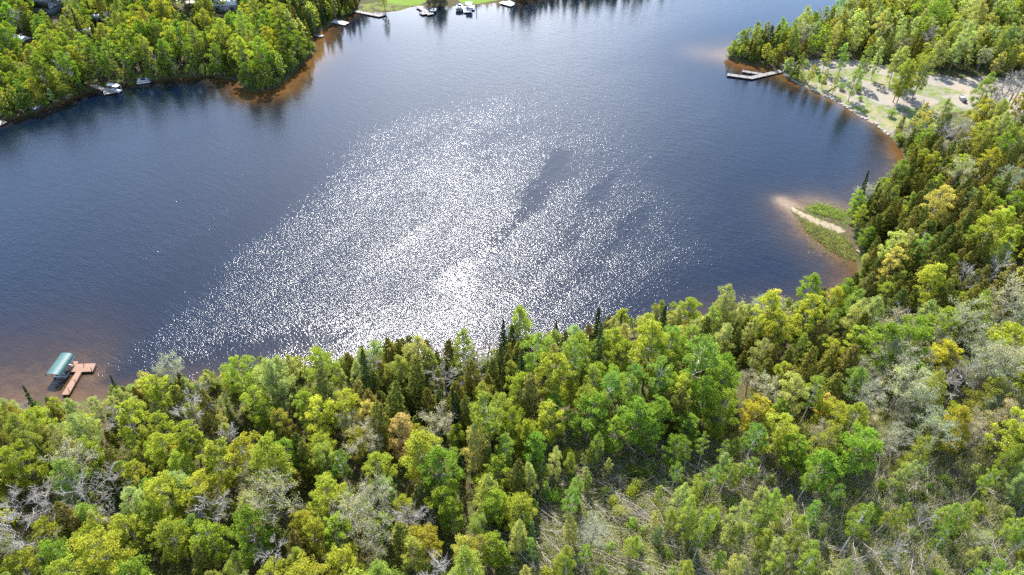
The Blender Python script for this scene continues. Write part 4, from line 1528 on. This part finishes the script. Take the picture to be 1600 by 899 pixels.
house('large grey house with a hipped grey roof at the top left', 72, 16, 15, 10, 3.2, 3.4, R(-14), M['roof_grey'], M['wall_grey'])
house('brown cabin with a white metal roof among the left bank trees', 37, 72, 5.2, 4.4, 3.0, 1.5, R(-25), M['roof_white'], M['wall_brown'], 'cabin', False)
house('white-roofed cottage glimpsed between crowns behind the wooden landing', 132, 62, 6.5, 5, 3.0, 1.6, R(15), M['roof_white'], M['wall_grey'], 'cottage', False)
house('white house half hidden above the headland wood', 354, 15, 10, 7, 3.0, 2.0, R(10), M['roof_white'], M['white'], 'house', False)
house('small pale shed deep in the upper left wood', 152, 36, 3.6, 3, 2.6, 1.2, R(30), M['roof_white'], M['white'], 'shed', False)

# the pale road behind the left bank
pr = [G(u, v)[:2] for u, v in ((262, -4), (285, 1), (303, 5))]
mb = MB()
V = []
for i, p in enumerate(pr):
    a = np.array(pr[min(i + 1, 2)]) - np.array(pr[max(i - 1, 0)])
    n = np.array([-a[1], a[0]]) / np.linalg.norm(a) * 2.2
    for s in (-1, 1):
        q = np.array(p) + n * s
        V.append((q[0], q[1], hq(q[0], q[1]) + 0.15))
mb.add(V, [(0, 2, 3, 1), (2, 4, 5, 3)])
tag(link('road', mb.mesh('road', M['rock'])), kind='structure')

# boulders along the gravel shore, a driftwood log
rs = []
for i in range(5):
    bm = bmesh.new()
    bmesh.ops.create_icosphere(bm, subdivisions=2, radius=0.5)
    g = np.random.default_rng(40 + i)
    for vtx in bm.verts:
        vtx.co *= g.uniform(0.8, 1.15)
        vtx.co.z *= 0.65
    me = bpy.data.meshes.new('shore_rock')
    bm.to_mesh(me)
    bm.free()
    me.materials.append(M['rock'])
    rs.append(me)
edge = [(1226, 118), (1250, 132), (1280, 145), (1310, 159), (1340, 179), (1370, 195), (1391, 213)]
for i in range(60):
    f = rnd.uniform(0, 5.99)
    a, b = edge[int(f)], edge[int(f) + 1]
    w = f - int(f)
    x, y, z = G(a[0] + (b[0] - a[0]) * w + rnd.uniform(-1.5, 1.5), a[1] + (b[1] - a[1]) * w + rnd.uniform(-1, 0.6))
    s = rnd.uniform(0.5, 1.5)
    o = link('shore_rock', rs[i % 5], None, (x, y, z + 0.05), (0, 0, rnd.uniform(0, 6)), (s, s * rnd.uniform(.7, 1.2), s * .8))
    tag(o, 'pale boulder on the waterline of the gravel clearing', 'rock', 'boulders along the gravel waterline')
for label, a, b, r in (('long pale driftwood log lying across the gravel near the water', (1292, 144), (1318, 130), 0.30), ('pale log washed up at the foot of the sand spit', (1338, 392), (1346, 401), 0.16)):
    pa, pb = G(*a), G(*b)
    e, L = frame_at('driftwood_log', label, 'log', pa, pb)
    n = math.dist(pa[:2], pb[:2])
    mb = MB()
    mb.tube([(0, 0, pa[2] + .25), (n * .5, .15, (pa[2] + pb[2]) / 2 + .3), (n, 0, pb[2] + .25)], [r, r * .85, r * .5], 6, True)
    link('stem', mb.mesh('stem', M['dead_wood']), e)
    mb = MB()
    for f, s in ((.35, 1), (.55, -1), (.75, 1)):
        mb.tube([(n * f, 0, pa[2] + (pb[2] - pa[2]) * f + .3), (n * f + .7, s * .8, pa[2] + (pb[2] - pa[2]) * f + .7)], [r * .35, r * .15], 4, True)
    link('branch_stub', mb.mesh('branch_stub', M['dead_wood']), e)
